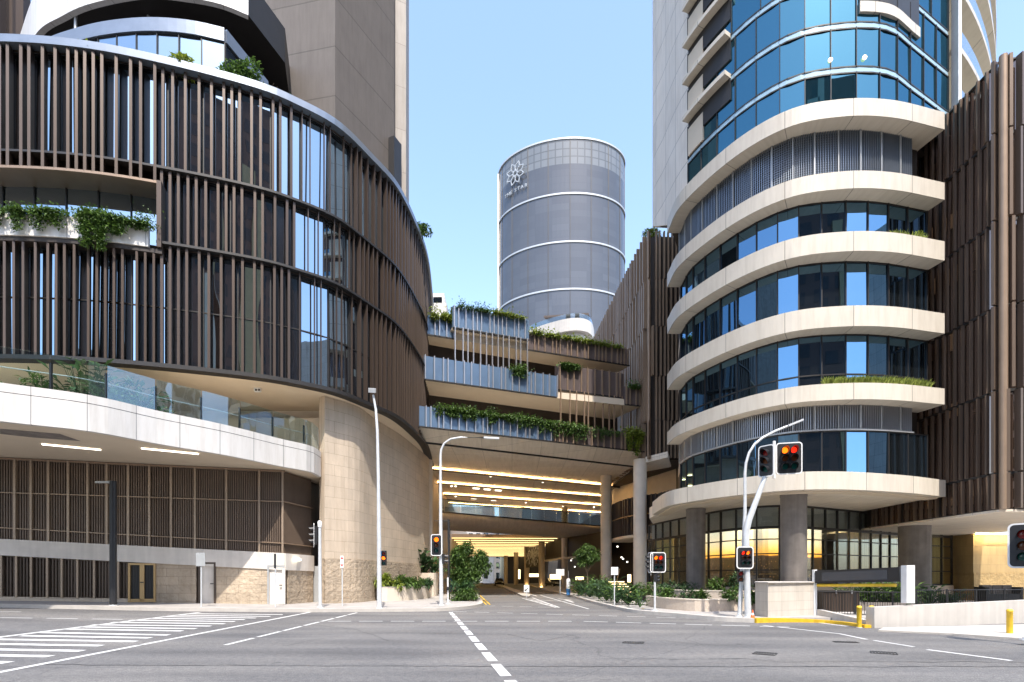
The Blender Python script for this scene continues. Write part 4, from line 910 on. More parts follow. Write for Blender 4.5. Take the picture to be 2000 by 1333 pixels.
mb = MB(); mb.prism([(X_(1857, 37.17), 37.15), (X_(1901, 35.2), 35.15), (X_(2100, 36.15), 36.15), (X_(2100, 36.2), 40), (X_(1857, 37.2), 40)], .1, 1.95); obj('rough_base', mb, M['rock_g'], t)

# ================================================================ BRIDGE BUILDING over the driveway
t = thing('planted_bridge_building', 'stepped bridge building with three tiers of blue metal planter fronts spanning the driveway', 'building', (2, 44, 12))
A_ = lambda px, py, z: atz(px, py, z)
u_ = (A_(1258, 883, 12.7) - A_(800, 831, 12.7)); u_.z = 0; u_.normalize(); nb = Vector((-u_.y, u_.x, 0))      # nb points away from camera
def planter(p0, p1, z0, z1, name='planter_front', seed=0, ret=True, mat='planter'):
    p0 = Vector((p0.x, p0.y, 0)); p1 = Vector((p1.x, p1.y, 0)); d = (p1 - p0); L = d.length; d.normalize(); n = Vector((d.y, -d.x, 0)); rot = math.atan2(d.y, d.x)
    mb = MB(); c = (p0 + p1) / 2 - n * .35; mb.box((c.x, c.y, (z0 + z1) / 2), (L, .7, z1 - z0), rot); pf = obj(name, mb, M[mat], t)
    r = random.Random(seed); mb = MB(); s_ = .1
    while s_ < L:
        q = p0 + d * s_ + n * .1; mb.box((q.x, q.y, (z0 + z1) / 2), (.07, .22, z1 - z0 + .06), rot); s_ += r.choice((.36, .6, .72))
    obj('fins', mb, M['silver'] if name != 'planter_front_brown_refl' else M['bronze_lt'], pf)
    mb = MB(); mb.beam(p0 + n * .03 + Vector((0, 0, z0 - .04)), p1 + n * .03 + Vector((0, 0, z0 - .04)), .12, .1); obj('drip_edge', mb, M['dark'], pf)
    return p0, p1, n
L1a, L1b = A_(800, 831, 12.7), A_(1262, 883.5, 12.7)
m1 = L1a.lerp(L1b, .56); planter(L1a, m1, 12.72, 14.2, seed=1); planter(m1, L1b, 12.72, 14.2, 'planter_front_brown_refl', seed=2, mat='planter_refl')
L2a, L2m, L2b = A_(818, 739.5, 16.9), A_(1087, 776.5, 16.9), A_(1252, 793.5, 16.9)
planter(L2a, L2m, 16.92, 18.7, seed=3); k0 = L2a.lerp(L2b, (1214 - 818) / (1252 - 818) * 1.0); planter(L2m.lerp(L2b, .8), L2b, 16.92, 18.5, 'planter_front_brown_refl', seed=4, mat='planter_refl')
L2c, L2d = A_(1090, 761, 17.65), A_(1218, 777.5, 17.65); planter(L2c, L2d, 17.65, 19.8, 'planter_front_brown_refl', seed=5, mat='planter_refl')
L3a, L3m, L3n, L3b = A_(829, 653, 21.1), A_(886, 662, 21.1), A_(1028, 683, 21.1), A_(1229, 714.5, 21.1)
planter(L3a, L3m, 21.12, 22.7, seed=6); planter(L3n, L3b, 21.12, 22.6, 'planter_front_brown_refl', seed=7, mat='planter_refl')
L3c, L3d = A_(884, 639.5, 21.75), A_(1033, 664.5, 21.75); planter(L3c, L3d, 21.75, 23.45, seed=8)
for (p, mm_, q, z) in ((L2a, L2m, L2b, 16.9), (L3a, L3n, L3b, 21.1)):
    a_ = Vector((p.x, p.y)); b_ = Vector((q.x, q.y)); c_ = Vector((mm_.x, mm_.y)); n2 = Vector((nb.x, nb.y)); mb = MB()
    mb.prism([tuple(a_ + n2 * .12), tuple(c_ + n2 * .12), tuple(b_ + n2 * .12), tuple(b_ + n2 * 5), tuple(a_ + n2 * 5)], z - .03, z + .5); obj('deck_slab', mb, M['soffit'], t)
for (p, q, z) in ((L2c, L2d, 17.6), (L3c, L3d, 21.7)):
    a_ = Vector((p.x, p.y)); b_ = Vector((q.x, q.y)); n2 = Vector((nb.x, nb.y)); mb = MB()
    mb.prism([tuple(a_ + n2 * .1), tuple(b_ + n2 * .1), tuple(b_ + n2 * 1.6), tuple(a_ + n2 * 1.6)], z - .1, z + .1); obj('raised_slab', mb, M['soffit'], t)
mb = MB(); a_ = Vector((L1a.x - .5, L1a.y)); b_ = Vector((L1b.x + .3, L1b.y)); n2 = Vector((nb.x, nb.y))
mb.prism([tuple(a_ + n2 * 5), tuple(b_ + n2 * 5), tuple(b_ + n2 * 12), tuple(a_ + n2 * 12)], 12.1, 21.2); obj('rear_wall', mb, M['darkbrown'], t)
# sloping white fascia under the lowest planter
f0, f1 = Vector((L1a.x, L1a.y, 12.68)), Vector((L1b.x, L1b.y, 12.68)); g0, g1 = A_(810, 862, 12), A_(1244, 912, 12)
mb = MB(); mb.mesh([f0, f1, g1, g0, f0 + nb * 3, f1 + nb * 3, g1 + nb * 2, g0 + nb * 2], [(0, 1, 2, 3)[::-1], (4, 5, 6, 7), (0, 1, 5, 4), (3, 2, 6, 7)[::-1], (0, 3, 7, 4), (1, 2, 6, 5)[::-1]]); obj('fascia', mb, M['soffit_w'], t)
mb = MB(); mb.beam(g0 + Vector((0, 0, -.03)), g1 + Vector((0, 0, -.03)), .18, .12); obj('shadow_trim', mb, M['dark'], t)
mb = MB(); mb.prism([tuple(Vector((g0.x - .5, g0.y)) + n2 * .2), tuple(Vector((g1.x, g1.y)) + n2 * .2), tuple(Vector((g1.x + 2.5, g1.y)) + n2 * 13), tuple(Vector((g0.x - 3, g0.y)) + n2 * 13)], 12.05, 12.65); obj('deck_slab', mb, M['soffit_w'], t)
# hanging slats
for (p, q, z0, z1, n_) in ((L3c, L3d, 18.7, 21.8, 13), (L2c, L2d, 14.3, 17.7, 10)):
    r = random.Random(int(z0))
    for i in range(n_):
        k = (i + .5 + r.uniform(-.3, .3)) / n_; c = Vector((p.x, p.y, 0)).lerp(Vector((q.x, q.y, 0)), k) - nb * .12; mb = MB(); mb.box((c.x, c.y, (z0 + z1) / 2), (.07, .16, z1 - z0), math.atan2(u_.y, u_.x)); obj('hanging_slat', mb, M['silver'] if z0 > 16 else M['bronze_lt'], t)
# driveway hall ceiling: bays with lit coves
nbay = [(49.0, 57.6), (54.5, 66.0), (61.0, 74.5), (67.5, 83.5)]
def barline(yl, yr): return Vector((X_(840, yl) - .5, yl)), Vector((X_(1206, yr) + 2.0, yr))
lines = [((-8.2, 50.5), (14.8, 62.2)), ((-8.8, 57.2), (15.0, 69.0)), ((-9.4, 64), (15, 76)), ((-9.8, 71), (15, 83))]
prev = ((-7.0, 46.5), (13.5, 57)); zc = 12.04
for i, ln in enumerate(lines):
    mb = MB(); z = zc - .12 * i; mb.prism([(prev[0][0], prev[0][1] - (3 if i == 0 else 0)), (prev[1][0], prev[1][1] - (3 if i == 0 else 0)), (ln[1][0], ln[1][1]), (ln[0][0], ln[0][1])], z, z + .3); obj('ceiling_bay', mb, M['soffit_w'], t)
    mb = MB(); a3 = Vector((*ln[0], z - .12)); b3 = Vector((*ln[1], z - .12)); mb.beam(a3, b3, .3, .3); bm_ = obj('ceiling_beam', mb, M['dark'], t)
    mb = MB(); mb.beam(a3 + Vector((.1, -.24, .02)), b3 + Vector((.1, -.24, .02)), .05, .07); obj('cove_light', mb, M['warm'], bm_)
    prev = ln
for i, (px, py, z) in enumerate([(958, 932, 11.9), (1060, 943, 11.9), (890, 951, 11.7), (882, 951, 11.7), (890, 971, 11.6), (1027, 983, 11.6), (1100, 990, 11.6), (1160, 992, 11.5)]):
    p = atz(px, py, z); mb = MB(); mb.tube([(p.x, p.y, z), (p.x, p.y, z + .12)], .11, 10); obj('downlight', mb, M['whitelight'], t)
for (px, py) in ((930, 955), (951.5, 957), (973, 959), (925.5, 974.5), (964, 978)):
    p = atz(px, py, 11.7); mb = MB(); mb.box((p.x, p.y, 11.7), (.75, .25, .05), math.atan2(u_.y, u_.x)); obj('light_panel', mb, M['whitelight'], t)
for i, (px, Y, rr) in enumerate(((835, 46.6, .45), (1250, 47.6, .58), (1184, 55, .56))):
    mb = MB(); c = (X_(px, Y), Y, 0); mb.lathe(c, [(rr, .1), (rr, 12.06)], 28); obj('column', mb, M['conc_lt'], t)
mb = MB(); mb.prism([tuple(A_(1241, 912, 12).xy), tuple(A_(1262, 897, 12).xy), tuple(A_(1304, 896, 11.6).xy), (14.5, 49), (12, 52)], 11.7, 12.2); obj('corner_soffit', mb, M['soffit_w'], t)
# planting on the bridge
BG = 'plants trailing from the bridge planters'
def lp(p, q, k0_, k1_, z, n=5): return [(p.x + (q.x - p.x) * (k0_ + (k1_ - k0_) * i / n), p.y + (q.y - p.y) * (k0_ + (k1_ - k0_) * i / n), z) for i in range(n + 1)]
trailing('bridge_plant', 'long band of dense ivy along the lowest bridge planter, left and middle part', lp(L1a, L1b, .1, .5, 14.2, 8), .8, 4200, .2, .12, 11, 'leaf', BG, .5, cat='plant')
trailing('bridge_plant', 'ivy sagging down on the lowest bridge planter, right of its middle', lp(L1a, L1b, .5, .72, 14.1), 1.2, 2200, .2, .12, 12, 'leaf', BG, .35, cat='plant')
trailing('bridge_plant', 'thin ivy between the brown slats of the lowest bridge planter', lp(L1a, L1b, .74, .86, 14.1), 1.0, 700, .18, .1, 13, 'leaf', BG, .3, cat='plant')
trailing('bridge_plant', 'bright round bush hanging at the right end of the lowest bridge planter', lp(L1a, L1b, .91, .98, 14.2), 1.9, 1500, .24, .14, 14, 'leaf_y', BG, .5, cat='plant')
trailing('bridge_plant', 'dark bush at the left end of the raised planter painted with a brown reflection on the middle tier', lp(L2c, L2d, .02, .25, 19.8), 1.3, 1100, .22, .12, 15, 'leaf', BG, .3, cat='plant')
trailing('bridge_plant', 'small dark plant hanging over the blue planter of the middle tier', lp(L2a, L2m, .66, .76, 18.7), .9, 600, .2, .12, 16, 'leaf', BG, .7, cat='plant')
trailing('bridge_plant', 'yellow-green shrub in the short planter at the left end of the top tier', lp(L3a, L3m, .25, .95, 22.7), .5, 900, .22, .12, 17, 'leaf_y', BG, .9, cat='plant')
trailing('bridge_plant', 'wispy dark foliage along the left half of the raised top planter', lp(L3c, L3d, .1, .5, 23.45), .1, 900, .2, .09, 18, 'leaf', BG, 1.0, cat='plant')
trailing('bridge_plant', 'low yellow-green foliage along the right half of the raised top planter', lp(L3c, L3d, .5, .95, 23.45), .15, 900, .2, .1, 19, 'leaf_y', BG, .5, cat='plant')
trailing('bridge_plant', 'yellow-green hedge along the planter of the top tier painted with a brown reflection', lp(L3n, L3b, .02, .92, 22.6, 8), .2, 2000, .22, .12, 20, 'leaf_y', BG, .6, cat='plant')
trailing('bridge_plant', 'small plant at the far right end of the middle tier', lp(L2m, L2b, .86, .98, 18.5), .2, 350, .22, .12, 21, 'leaf', BG, .8, cat='plant')

# footbridge inside the hall
t = thing('footbridge', 'glazed footbridge with a thick rounded cream underside crossing the covered driveway', 'footbridge', (2, 62, 8))
fa, fb = Vector((X_(836, 58), 58, 0)), Vector((X_(1174, 75), 75, 0)); fd = (fb - fa).normalized(); fn = Vector((fd.y, -fd.x, 0))
V = []; prof = [(0, 8.75), (.12, 8.7), (.2, 8.45), (.12, 8.05), (-.25, 7.6), (-.9, 7.3), (-4, 7.25)]
mb = MB()
for o_, z in prof: V += [fa + fn * o_ + Vector((0, 0, z)), fb + fn * o_ + Vector((0, 0, z))]
mb.mesh(V, [(2 * i, 2 * i + 2, 2 * i + 3, 2 * i + 1) for i in range(len(prof) - 1)], True); mb.mesh([V[i] for i in range(1, len(V), 2)] + [fb + Vector((0, 0, 8.75)) - fn * 4], [tuple(range(len(prof) + 1))]); obj('deck', mb, M['white2'], t)
mb = MB(); mb.prism([tuple(fa.xy), tuple(fb.xy), tuple((fb - fn * 4).xy), tuple((fa - fn * 4).xy)], 8.7, 8.78); obj('floor', mb, M['conc_lt'], t)
n = 13
for i in range(n):
    a_ = fa.lerp(fb, i / n) - fn * .1; b_ = fa.lerp(fb, (i + 1) / n) - fn * .1; c = (a_ + b_) / 2; g = MB(); g.box((c.x, c.y, 9.5), ((b_ - a_).length - .05, .03, 1.5), math.atan2(fd.y, fd.x)); obj('glass_panel', g, M['glass_f'], t)
mb = MB(); mb.beam(fa + Vector((0, 0, 8.82)), fb + Vector((0, 0, 8.82)), .1, .14); mb.beam(fa + Vector((0, 0, 10.28)), fb + Vector((0, 0, 10.28)), .06, .06); obj('glass_rail', mb, M['dark'], t)
# far end openings of the hall, seen above the footbridge
t = thing('driveway_hall', 'long covered driveway hall with rows of warm strip lights on its low ceiling', 'hall', (0, 85, 0))
mb = MB(); mb.prism([(-10, 76), (13, 79), (9, 150), (-12, 150)], 7.3, 7.8); obj('low_ceiling', mb, M['bronze_lt'], t)
for i in range(15):
    Y = 77 + i * 4.6; mb = MB(); mb.box((-1.2 - .03 * (Y - 76), Y, 7.24), (15.5, .3, .04), .05); obj('strip_light', mb, M['warm_s'], t)
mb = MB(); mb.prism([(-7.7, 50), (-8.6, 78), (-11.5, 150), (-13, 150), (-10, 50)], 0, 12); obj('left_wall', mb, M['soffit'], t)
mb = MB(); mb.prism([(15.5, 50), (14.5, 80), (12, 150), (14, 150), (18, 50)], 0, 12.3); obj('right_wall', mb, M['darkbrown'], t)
for i, (px, Y, rr) in enumerate(((1103, 76, .45), (1058, 86, .5), (1029, 99, .5), (1008, 120, .5), (988, 140, .5))):
    mb = MB(); c = (X_(px, Y), Y, 0); mb.lathe(c, [(rr, 0), (rr, 7.3 if px < 1090 else 12)], 20); obj('column', mb, M['soffit'], t)
    if px in (1058, 1029): 
        mb = MB(); mb.box((c[0] - .1, c[1] - rr - .35, .1), (.35, .3, .1)); obj('uplight', mb, M['warm'], t)
sc_ = Path([(X_(1190, 56.5), 56.5), (X_(1175, 66), 66), (X_(1110, 76), 76), (X_(1068, 88), 88)], True)
mb = MB(); ribbon(mb, sc_, 0, sc_.L, -.05, -.2, 4.4, 7.25, .8); sb = obj('gallery_front', mb, M['darkbrown'], t)
mb = MB(); fins(mb, sc_, jagged(0, sc_.L, random.Random(2), (.4, .5, .6)), 4.5, 7.2, .18, .08, -.05); obj('fins', mb, M['bronze_lt'], sb)
mb = MB(); ribbon(mb, sc_, 0, sc_.L, .2, -1, 4.25, 4.42, .8); obj('gallery_soffit', mb, M['soffit'], t)
r = random.Random(9)
for i in range(16):
    px = r.uniform(1115, 1170); py = r.uniform(1078, 1112); p = at(px, py, 78); mb = MB(); mb.box((p.x, 78, p.z), (.16, .16, .16)); obj('spot_lamp', mb, M['whitelight'], t)
for px, py, w_, h_ in ((1132, 1130, 1.3, .5), (1048, 1124, 2.4, .5), (1085, 1127, 1.8, .8), (1010, 1122, 1.5, 2.2)):
    p = at(px, py, 88 if px > 1020 else 128); mb = MB(); mb.box((p.x, p.y, p.z), (w_, .1, h_)); obj('lit_window', mb, M['warm2'], t)
t = thing('flower_screen', 'black hanging screen with a big white flower picture between the driveway columns', 'screen', at(1043, 1090, 92))
p0, p1 = at(1058, 1090, 88), at(1026, 1090, 99); p0.z = p1.z = 0; mb = MB(); sc2 = Path([p1.xy, p0.xy], False); ribbon(mb, sc2, 0, sc2.L, 0, -.12, 3.4, 7.0, 30); obj('panel', mb, M['black'], t)
mb = MB(); r = random.Random(31)
for i in range(150):
    s_ = r.gauss(sc2.L * .5, sc2.L * .2); z = r.gauss(5.2, .8)
    if not (.3 < s_ < sc2.L - .3 and 3.6 < z < 6.8): continue
    q = sc2.at(s_, .05); d2 = (p0 - p1).normalized(); a = r.uniform(0, 6.28); d = d2 * math.cos(a) + Vector((0, 0, math.sin(a)))
    nn = Vector((d2.y, -d2.x, 0)); sd_ = d.cross(nn); c = Vector((q.x, q.y, z)) + nn * .02 * i / 26
    mb.mesh([c, c + d * .4 + sd_ * .16, c + d * .8, c + d * .4 - sd_ * .16], [(0, 1, 2, 3)])
obj('flower_picture', mb, M['signwhite'], t)
# balcony boxes with fins
for nm, lab, pts_, z0, z1 in (('finned_gallery', 'curved gallery with bronze fins between the two right bridge columns', [(X_(1187, 57), 57), (X_(1215, 52), 52), (X_(1245, 49.5), 49.5), (X_(1285, 47.5), 47.5), (X_(1318, 45.5), 45.5)], 5.6, 9.1), ('finned_gallery', 'small bronze-finned gallery beside the stone wall, left of the driveway', [(X_(817, 46), 46), (X_(826, 50), 50), (X_(838, 55), 55)], 6.3, 10.5)):
    t = thing(nm, lab, 'gallery', (*pts_[0], z0)); q = Path(pts_); mb = MB(); ribbon(mb, q, 0, q.L, -.1, -.6, z0, z1, .6); obj('front_panel', mb, M['darkbrown'], t)
    mb = MB(); fins(mb, q, jagged(0, q.L, random.Random(8), (.4, .5, .7)), z0, z1, .2, .1, -.1); obj('fins', mb, M['bronze'], t)
    mb = MB(); ribbon(mb, q, 0, q.L, .08, -2.5, z0 - .25, z0, .6); obj('soffit', mb, M['soffit'], t)
    mb = MB(); ribbon(mb, q, 0, q.L, .12, -.1, (z0 + z1) / 2, (z0 + z1) / 2 + .08, .6); obj('light_line', mb, M['gold'], t)
t = thing('entry_wall', 'plain cream wall and dark doorway with ceiling spotlights behind the right bridge columns', 'wall', (12, 56, 0))
mb = MB(); mb.prism([(X_(1200, 62), 62), (X_(1330, 50), 50), (X_(1330, 50), 52), (X_(1200, 62), 64)], 9.0, 12.0); obj('upper_wall', mb, M['conc_lt'], t)
mb = MB(); mb.prism([(X_(1192, 62), 62), (X_(1340, 52), 52), (X_(1340, 52), 54), (X_(1192, 62), 64)], 0, 9.0); obj('lower_wall', mb, M['darkbrown'], t)
for px, py in ((1217, 1092), (1225, 1098), (1206, 1068), (1214, 1089)):
    p = at(px, py, 57); mb = MB(); mb.box(p, (.14, .14, .14)); obj('spot_lamp', mb, M['whitelight'], t)
p = at(1229, 1130, 56); mb = MB(); mb.box(p, (.35, .1, .8)); obj('wall_lamp', mb, M['warm2'], t)
t = thing('entry_steps', 'short flight of dark steps with lit nosings between the right bridge columns', 'steps', (X_(1212, 45), 45, 0))
for i in range(6):
    Y = 43.5 + i * .9; xa, xb = X_(1199, 45.), X_(1236, 45.); mb = MB(); mb.bx(xa, xb, Y, Y + .95, .12, .3 + i * .2); s_ = obj('step', mb, M['conc_col'], t)
    mb = MB(); mb.bx(xa + .1, xb - .1, Y - .03, Y, .18 + i * .2 + .04, .3 + i * .2 - .02); obj('nosing_light', mb, M['warm2'], s_)
mb = MB(); mb.tube([(xa - .1, 43.5, 1.1), (xb - .3, 49, 2.4)], .04, 6); mb.tube([(xa - .1, 43.5, .1), (xa - .1, 43.5, 1.1)], .03, 6); obj('handrail', mb, M['gold'], t)

# ================================================================ STREET-SIDE BRONZE BUILDING right of the bridge
t = thing('tall_bronze_building', 'tall bronze-finned building edge receding to the left behind the banded building', 'building', (10.5, 55, 12))
TZ = 31.6; bq = Path([(X_(1152, 70), 70), tuple(atz(1265, 452, TZ).xy), (X_(1272, 46.3), 46.3), (17.5, 46.6)], False)
mb = MB(); mb.prism([(X_(1152, 70) + .4, 70), (11.95, 47.3), (12.4, 46.9), (17, 47.2), (17, 80), (X_(1152, 70) + .4, 80)], 11.9, 31.4); obj('core', mb, M['darkbrown'], t)
zj = [11.95, 15.2, 19.0, 23.3, 27.4, 31.5]
for k, (z0, z1) in enumerate(zip(zj, zj[1:])):
    r = random.Random(120 + k); mb = MB(); sN = bq.L - 5.3; fins(mb, bq, jagged(0, sN, r, (.5, .75, 1.0)), z0, z1 - .06, .38, .13, -.1); fins(mb, bq, jagged(sN, bq.L, r, (.3, .4, .35)), z0, z1 - .06, .25, .12, -.1); obj('fin_screen', mb, M['bronze_lt'], t)
    mb = MB(); ribbon(mb, bq, 0, bq.L, -.12, -.2, z0, z1, 30); obj('glass_storey', mb, M['glass_l'], t)
mb = MB()
for z in zj[1:-1]: ribbon(mb, bq, 0, bq.L, .2, -.1, z - .06, z + .02, 30)
ribbon(mb, bq, 0, bq.L, .3, -.4, 31.4, 31.65, 30); obj('floor_band', mb, M['bronze_lt'], t)
c = atz(1265, 452, TZ); mb = MB(); mb.tube([(c.x + .1, c.y, 11.9), (c.x + .1, c.y, 31.5)], .16, 12); obj('corner_post', mb, M['bronze_lt'], t)
shrub('roof_shrub', 'small shrub on the roof corner of the tall bronze-finned building', 'shrub', (c.x + .7, c.y + 1, 31.55), (1.2, .8, .6), 600, .22, .1, 71, 'leaf_y', RG)

# ================================================================ BACKGROUND TOWER
t = thing('round_glass_tower', 'distant oval grey glass tower with pale rings and a white flower emblem near its top', 'tower', (13.5, 150, 0))
ce = Vector((X_(1095, 150), 150)); ea, eb, er = 17.4, 11.5, R(-10)
def ell(k=1.0, n=96):
    out = []
    for i in range(n):
        a = 2 * math.pi * i / n; x = ea * k * math.cos(a); y = eb * k * math.sin(a); out.append((ce.x + x * math.cos(er) - y * math.sin(er), ce.y + x * math.sin(er) + y * math.cos(er)))
    return out
m, nt_, b = newmat('tower_glass'); 
uvn = nt_.nodes.new("ShaderNodeUVMap"); uvn.uv_map = 'UVMap'; brk = nt_.nodes.new("ShaderNodeTexBrick"); brk.offset = 0; brk.inputs['Scale'].default_value = 1; brk.inputs['Brick Width'].default_value = 4.5; brk.inputs['Row Height'].default_value = 1.75; brk.inputs['Mortar Size'].default_value = .04
brk.inputs['Color1'].default_value = (.085, .09, .1, 1); brk.inputs['Color2'].default_value = (.1, .105, .115, 1); brk.inputs['Mortar'].default_value = (.085, .09, .1, 1); nt_.links.new(uvn.outputs[0], brk.inputs['Vector']); nt_.links.new(brk.outputs[0], b.inputs['Base Color'])
b.inputs['Metallic'].default_value = .25; b.inputs['Roughness'].default_value = .1; M['star_glass'] = m
m, nt_, b = newmat('crown_grid'); uvn = nt_.nodes.new("ShaderNodeUVMap"); uvn.uv_map = 'UVMap'; brk = nt_.nodes.new("ShaderNodeTexBrick"); brk.offset = 0; brk.inputs['Scale'].default_value = 1; brk.inputs['Brick Width'].default_value = 1.9; brk.inputs['Row Height'].default_value = 2.0; brk.inputs['Mortar Size'].default_value = .16
brk.inputs['Color1'].default_value = (.13, .14, .15, 1); brk.inputs['Color2'].default_value = (.15, .16, .17, 1); brk.inputs['Mortar'].default_value = (.09, .095, .1, 1); nt_.links.new(uvn.outputs[0], brk.inputs['Vector']); nt_.links.new(brk.outputs[0], b.inputs['Base Color']); b.inputs['Roughness'].default_value = .2; M['crown'] = m
TT = 114.6; zs_ = [0, 75.8, 88.0, 100.4, TT - 6.5]
for z0, z1 in zip(zs_, zs_[1:]):
    mb = MB(); mb.prism(ell(), z0, z1); obj('glass_storeys', mb, M['star_glass'], t)
mb = MB(); mb.prism(ell(), TT - 6.5, TT); obj('crown_screen', mb, M['crown'], t)
mb = MB(); E = ell(1.003)
for i in range(0, 96, 5):
    mb.beam((*E[i], 40), (*E[i], TT), .14, .14)
obj('vertical_trim', mb, M['dark'], t)
for z in (75.8, 88.0, 100.4, TT):
    mb = MB(); mb.prism(ell(1.018), z - .2, z + .22); obj('ring', mb, M['signgrey'], t)
# end blade on the left
mb = MB(); E = ell(1.012); idx = sorted(range(96), key=lambda i: E[i][0] / E[i][1])[:5]; pts_ = sorted([E[i] for i in idx], key=lambda p: p[1]); bl = Path(pts_, False); mb = MB()
for k in range(len(pts_) - 1): mb.beam((*((Vector(pts_[k]) + Vector(pts_[k + 1])) / 2), 40), (*((Vector(pts_[k]) + Vector(pts_[k + 1])) / 2), TT - .5), 1.15, .5)
obj('end_blade', mb, M['precast_w'], t)
# emblem: an eight-petalled outlined flower with the words below, on the upper left of the facade
def surf(px, z):                       # point and tangent on the near face
    E = ell(1.02, 480); c = [(abs(CX + p[0] / p[1] * F - px), i) for i, p in enumerate(E) if p[1] < ce.y + 1]; i = min(c)[1]; a = Vector(E[i]); b2 = Vector(E[(i + 1) % 480]); d = (b2 - a).normalized()
    if d.x < 0: d = -d
    return a, d, Vector((d.y, -d.x))
a, d, nn = surf(1008, 0); zc = Z_(341, a.y); C0 = Vector((a.x, a.y, zc)) + Vector((nn.x, nn.y, 0)) * .35; D3 = Vector((d.x, d.y, 0)); N3 = Vector((nn.x, nn.y, 0)); UZ = Vector((0, 0, 1))
mb = MB()
for k in range(8):
    an = R(22.5 + 45 * k); ax = D3 * math.cos(an) + UZ * math.sin(an); ay = D3 * -math.sin(an) + UZ * math.cos(an); Ln = 3.0; W_ = .85
    ring_ = [ax * .5, ax * Ln * .58 + ay * W_, ax * Ln, ax * Ln * .58 - ay * W_]
    for i in range(4):
        p, q = C0 + ring_[i] * 1.0, C0 + ring_[(i + 1) % 4] * 1.0; dd = (q - p); w2 = dd.cross(N3).normalized() * .11
        mb.mesh([p - w2, p + w2, q + w2, q - w2, p - w2 + N3 * .2, p + w2 + N3 * .2, q + w2 + N3 * .2, q - w2 + N3 * .2], [(0, 1, 2, 3), (4, 7, 6, 5), (0, 4, 5, 1), (1, 5, 6, 2), (2, 6, 7, 3), (3, 7, 4, 0)])
em = obj('emblem', mb, M['signgrey'], t)
aL, dL, nL = surf(1006, 0); EE = ell(1.02, 960); iL = min(range(960), key=lambda i: (Vector(EE[i]) - aL).length)
for k, (ch, so) in enumerate(zip("THESTAR", (-3.4, -2.3, -1.25, .35, 1.35, 2.4, 3.5))):
    stp = (Vector(EE[(iL + 1) % 960]) - Vector(EE[iL])).length; sg = 1 if EE[(iL + 1) % 960][0] > EE[iL][0] else -1; ii = (iL + sg * int(so / stp)) % 960
    a = Vector(EE[ii]); d = (Vector(EE[(ii + sg) % 960]) - a).normalized(); nn = Vector((d.y, -d.x)); cu = bpy.data.curves.new("letter", 'FONT'); cu.body = ch; cu.size = 1.35; cu.extrude = .1; cu.align_x = 'CENTER'
    o = bpy.data.objects.new("letter", cu); COL.objects.link(o); bpy.context.view_layer.update()
    me = bpy.data.meshes.new_from_object(o); bpy.data.objects.remove(o); me.materials.append(M['signgrey'])
    o = bpy.data.objects.new("letter", me); COL.objects.link(o)
    Mx = Matrix((( d.x, 0, nn.x), (d.y, 0, nn.y), (0, 1, 0))).to_4x4(); Mx.translation = Vector((a.x, a.y, Z_(341, aL.y) - 4.9)) + N3 * .2 - t.location; me.transform(Mx); o.parent = t
# white terrace building in front of it
t = thing('white_terrace_building', 'curved white building edge with a glass rail, between the bridge and the distant tower', 'building', (11, 92, 20))
wt = Path([(X_(1005, 96), 96), (X_(1050, 92), 92), (X_(1110, 89), 89), (X_(1148, 89.5), 89.5), (X_(1160, 93), 93), (X_(1158, 100), 100)])
mb = MB(); ribbon(mb, wt, 0, wt.L, 0, -1, Z_(652, 90), Z_(628, 90), .6); obj('parapet', mb, M['lowwall'], t)
mb = MB(); mb.prism([tuple(p) for p in wt.pts(0, wt.L, .8, -.8)] + [(X_(1000, 100), 100)], 20, Z_(652, 90)+.8); obj('wall', mb, M['lowwall'], t, tri=True)
mb = MB(); ribbon(mb, wt, 0, wt.L, -.2, -.25, Z_(628, 90), Z_(618, 90), .8); obj('glass_rail', mb, M['glass_terr'], t)
mb = MB(); mb.prism([(X_(1062, 93), 93), (X_(1150, 92), 92), (X_(1156, 94), 94), (X_(1090, 97), 97)], Z_(621, 93), Z_(617, 93)); obj('awning', mb, M['bronze'], t)
t = thing('white_roof_building', 'small stepped white building top behind the left end of the bridge', 'building', (X_(850, 90), 90, 20))
mb = MB(); mb.bx(X_(838, 90), X_(872, 90), 90, 94, 20, Z_(592, 90)); obj('wall', mb, M['lowwall'], t)
mb = MB(); mb.bx(X_(840, 90), X_(866, 90), 91, 94, Z_(592, 90), Z_(567, 90)); obj('upper_storey', mb, M['precast_w'], t)
mb = MB(); mb.bx(X_(845, 90), X_(862, 90), 90.9, 91, Z_(587, 90), Z_(575, 90)); obj('window', mb, M['glass_p'], t)

# far end of the driveway: sunlit street beyond
for nm, lab, x0, x1, Y, h, mt, sc2_ in (('far_building', 'pale sunlit building seen at the end of the driveway, left of the brick one', -26, -6, 185, 26, 'lowwall', 1), ('far_building', 'tan building at the far end of the driveway between pale ones', -6, 2, 180, 22, 'stone', 1), ('far_building', 'pale building at the far end of the driveway, behind the columns', 2, 30, 190, 30, 'precast_w', 1)):
    t = thing(nm, lab, 'building', ((x0 + x1) / 2, Y, 0), 'buildings beyond the driveway'); mb = MB(); mb.bx(x0, x1 - .3, Y, Y + 12, 0, h); w_ = obj('wall', mb, M[mt], t)
    for i in range(int((x1 - x0) / 2.6)):
        for j in range(min(5, int(h / 3.4))):
            mb = MB(); x = x0 + 1.4 + i * 2.6; mb.bx(x - .7, x + .7, Y - .05, Y, 1.2 + 3.4 * j, 3.2 + 3.4 * j); obj('window', mb, M['glass_p'], t)

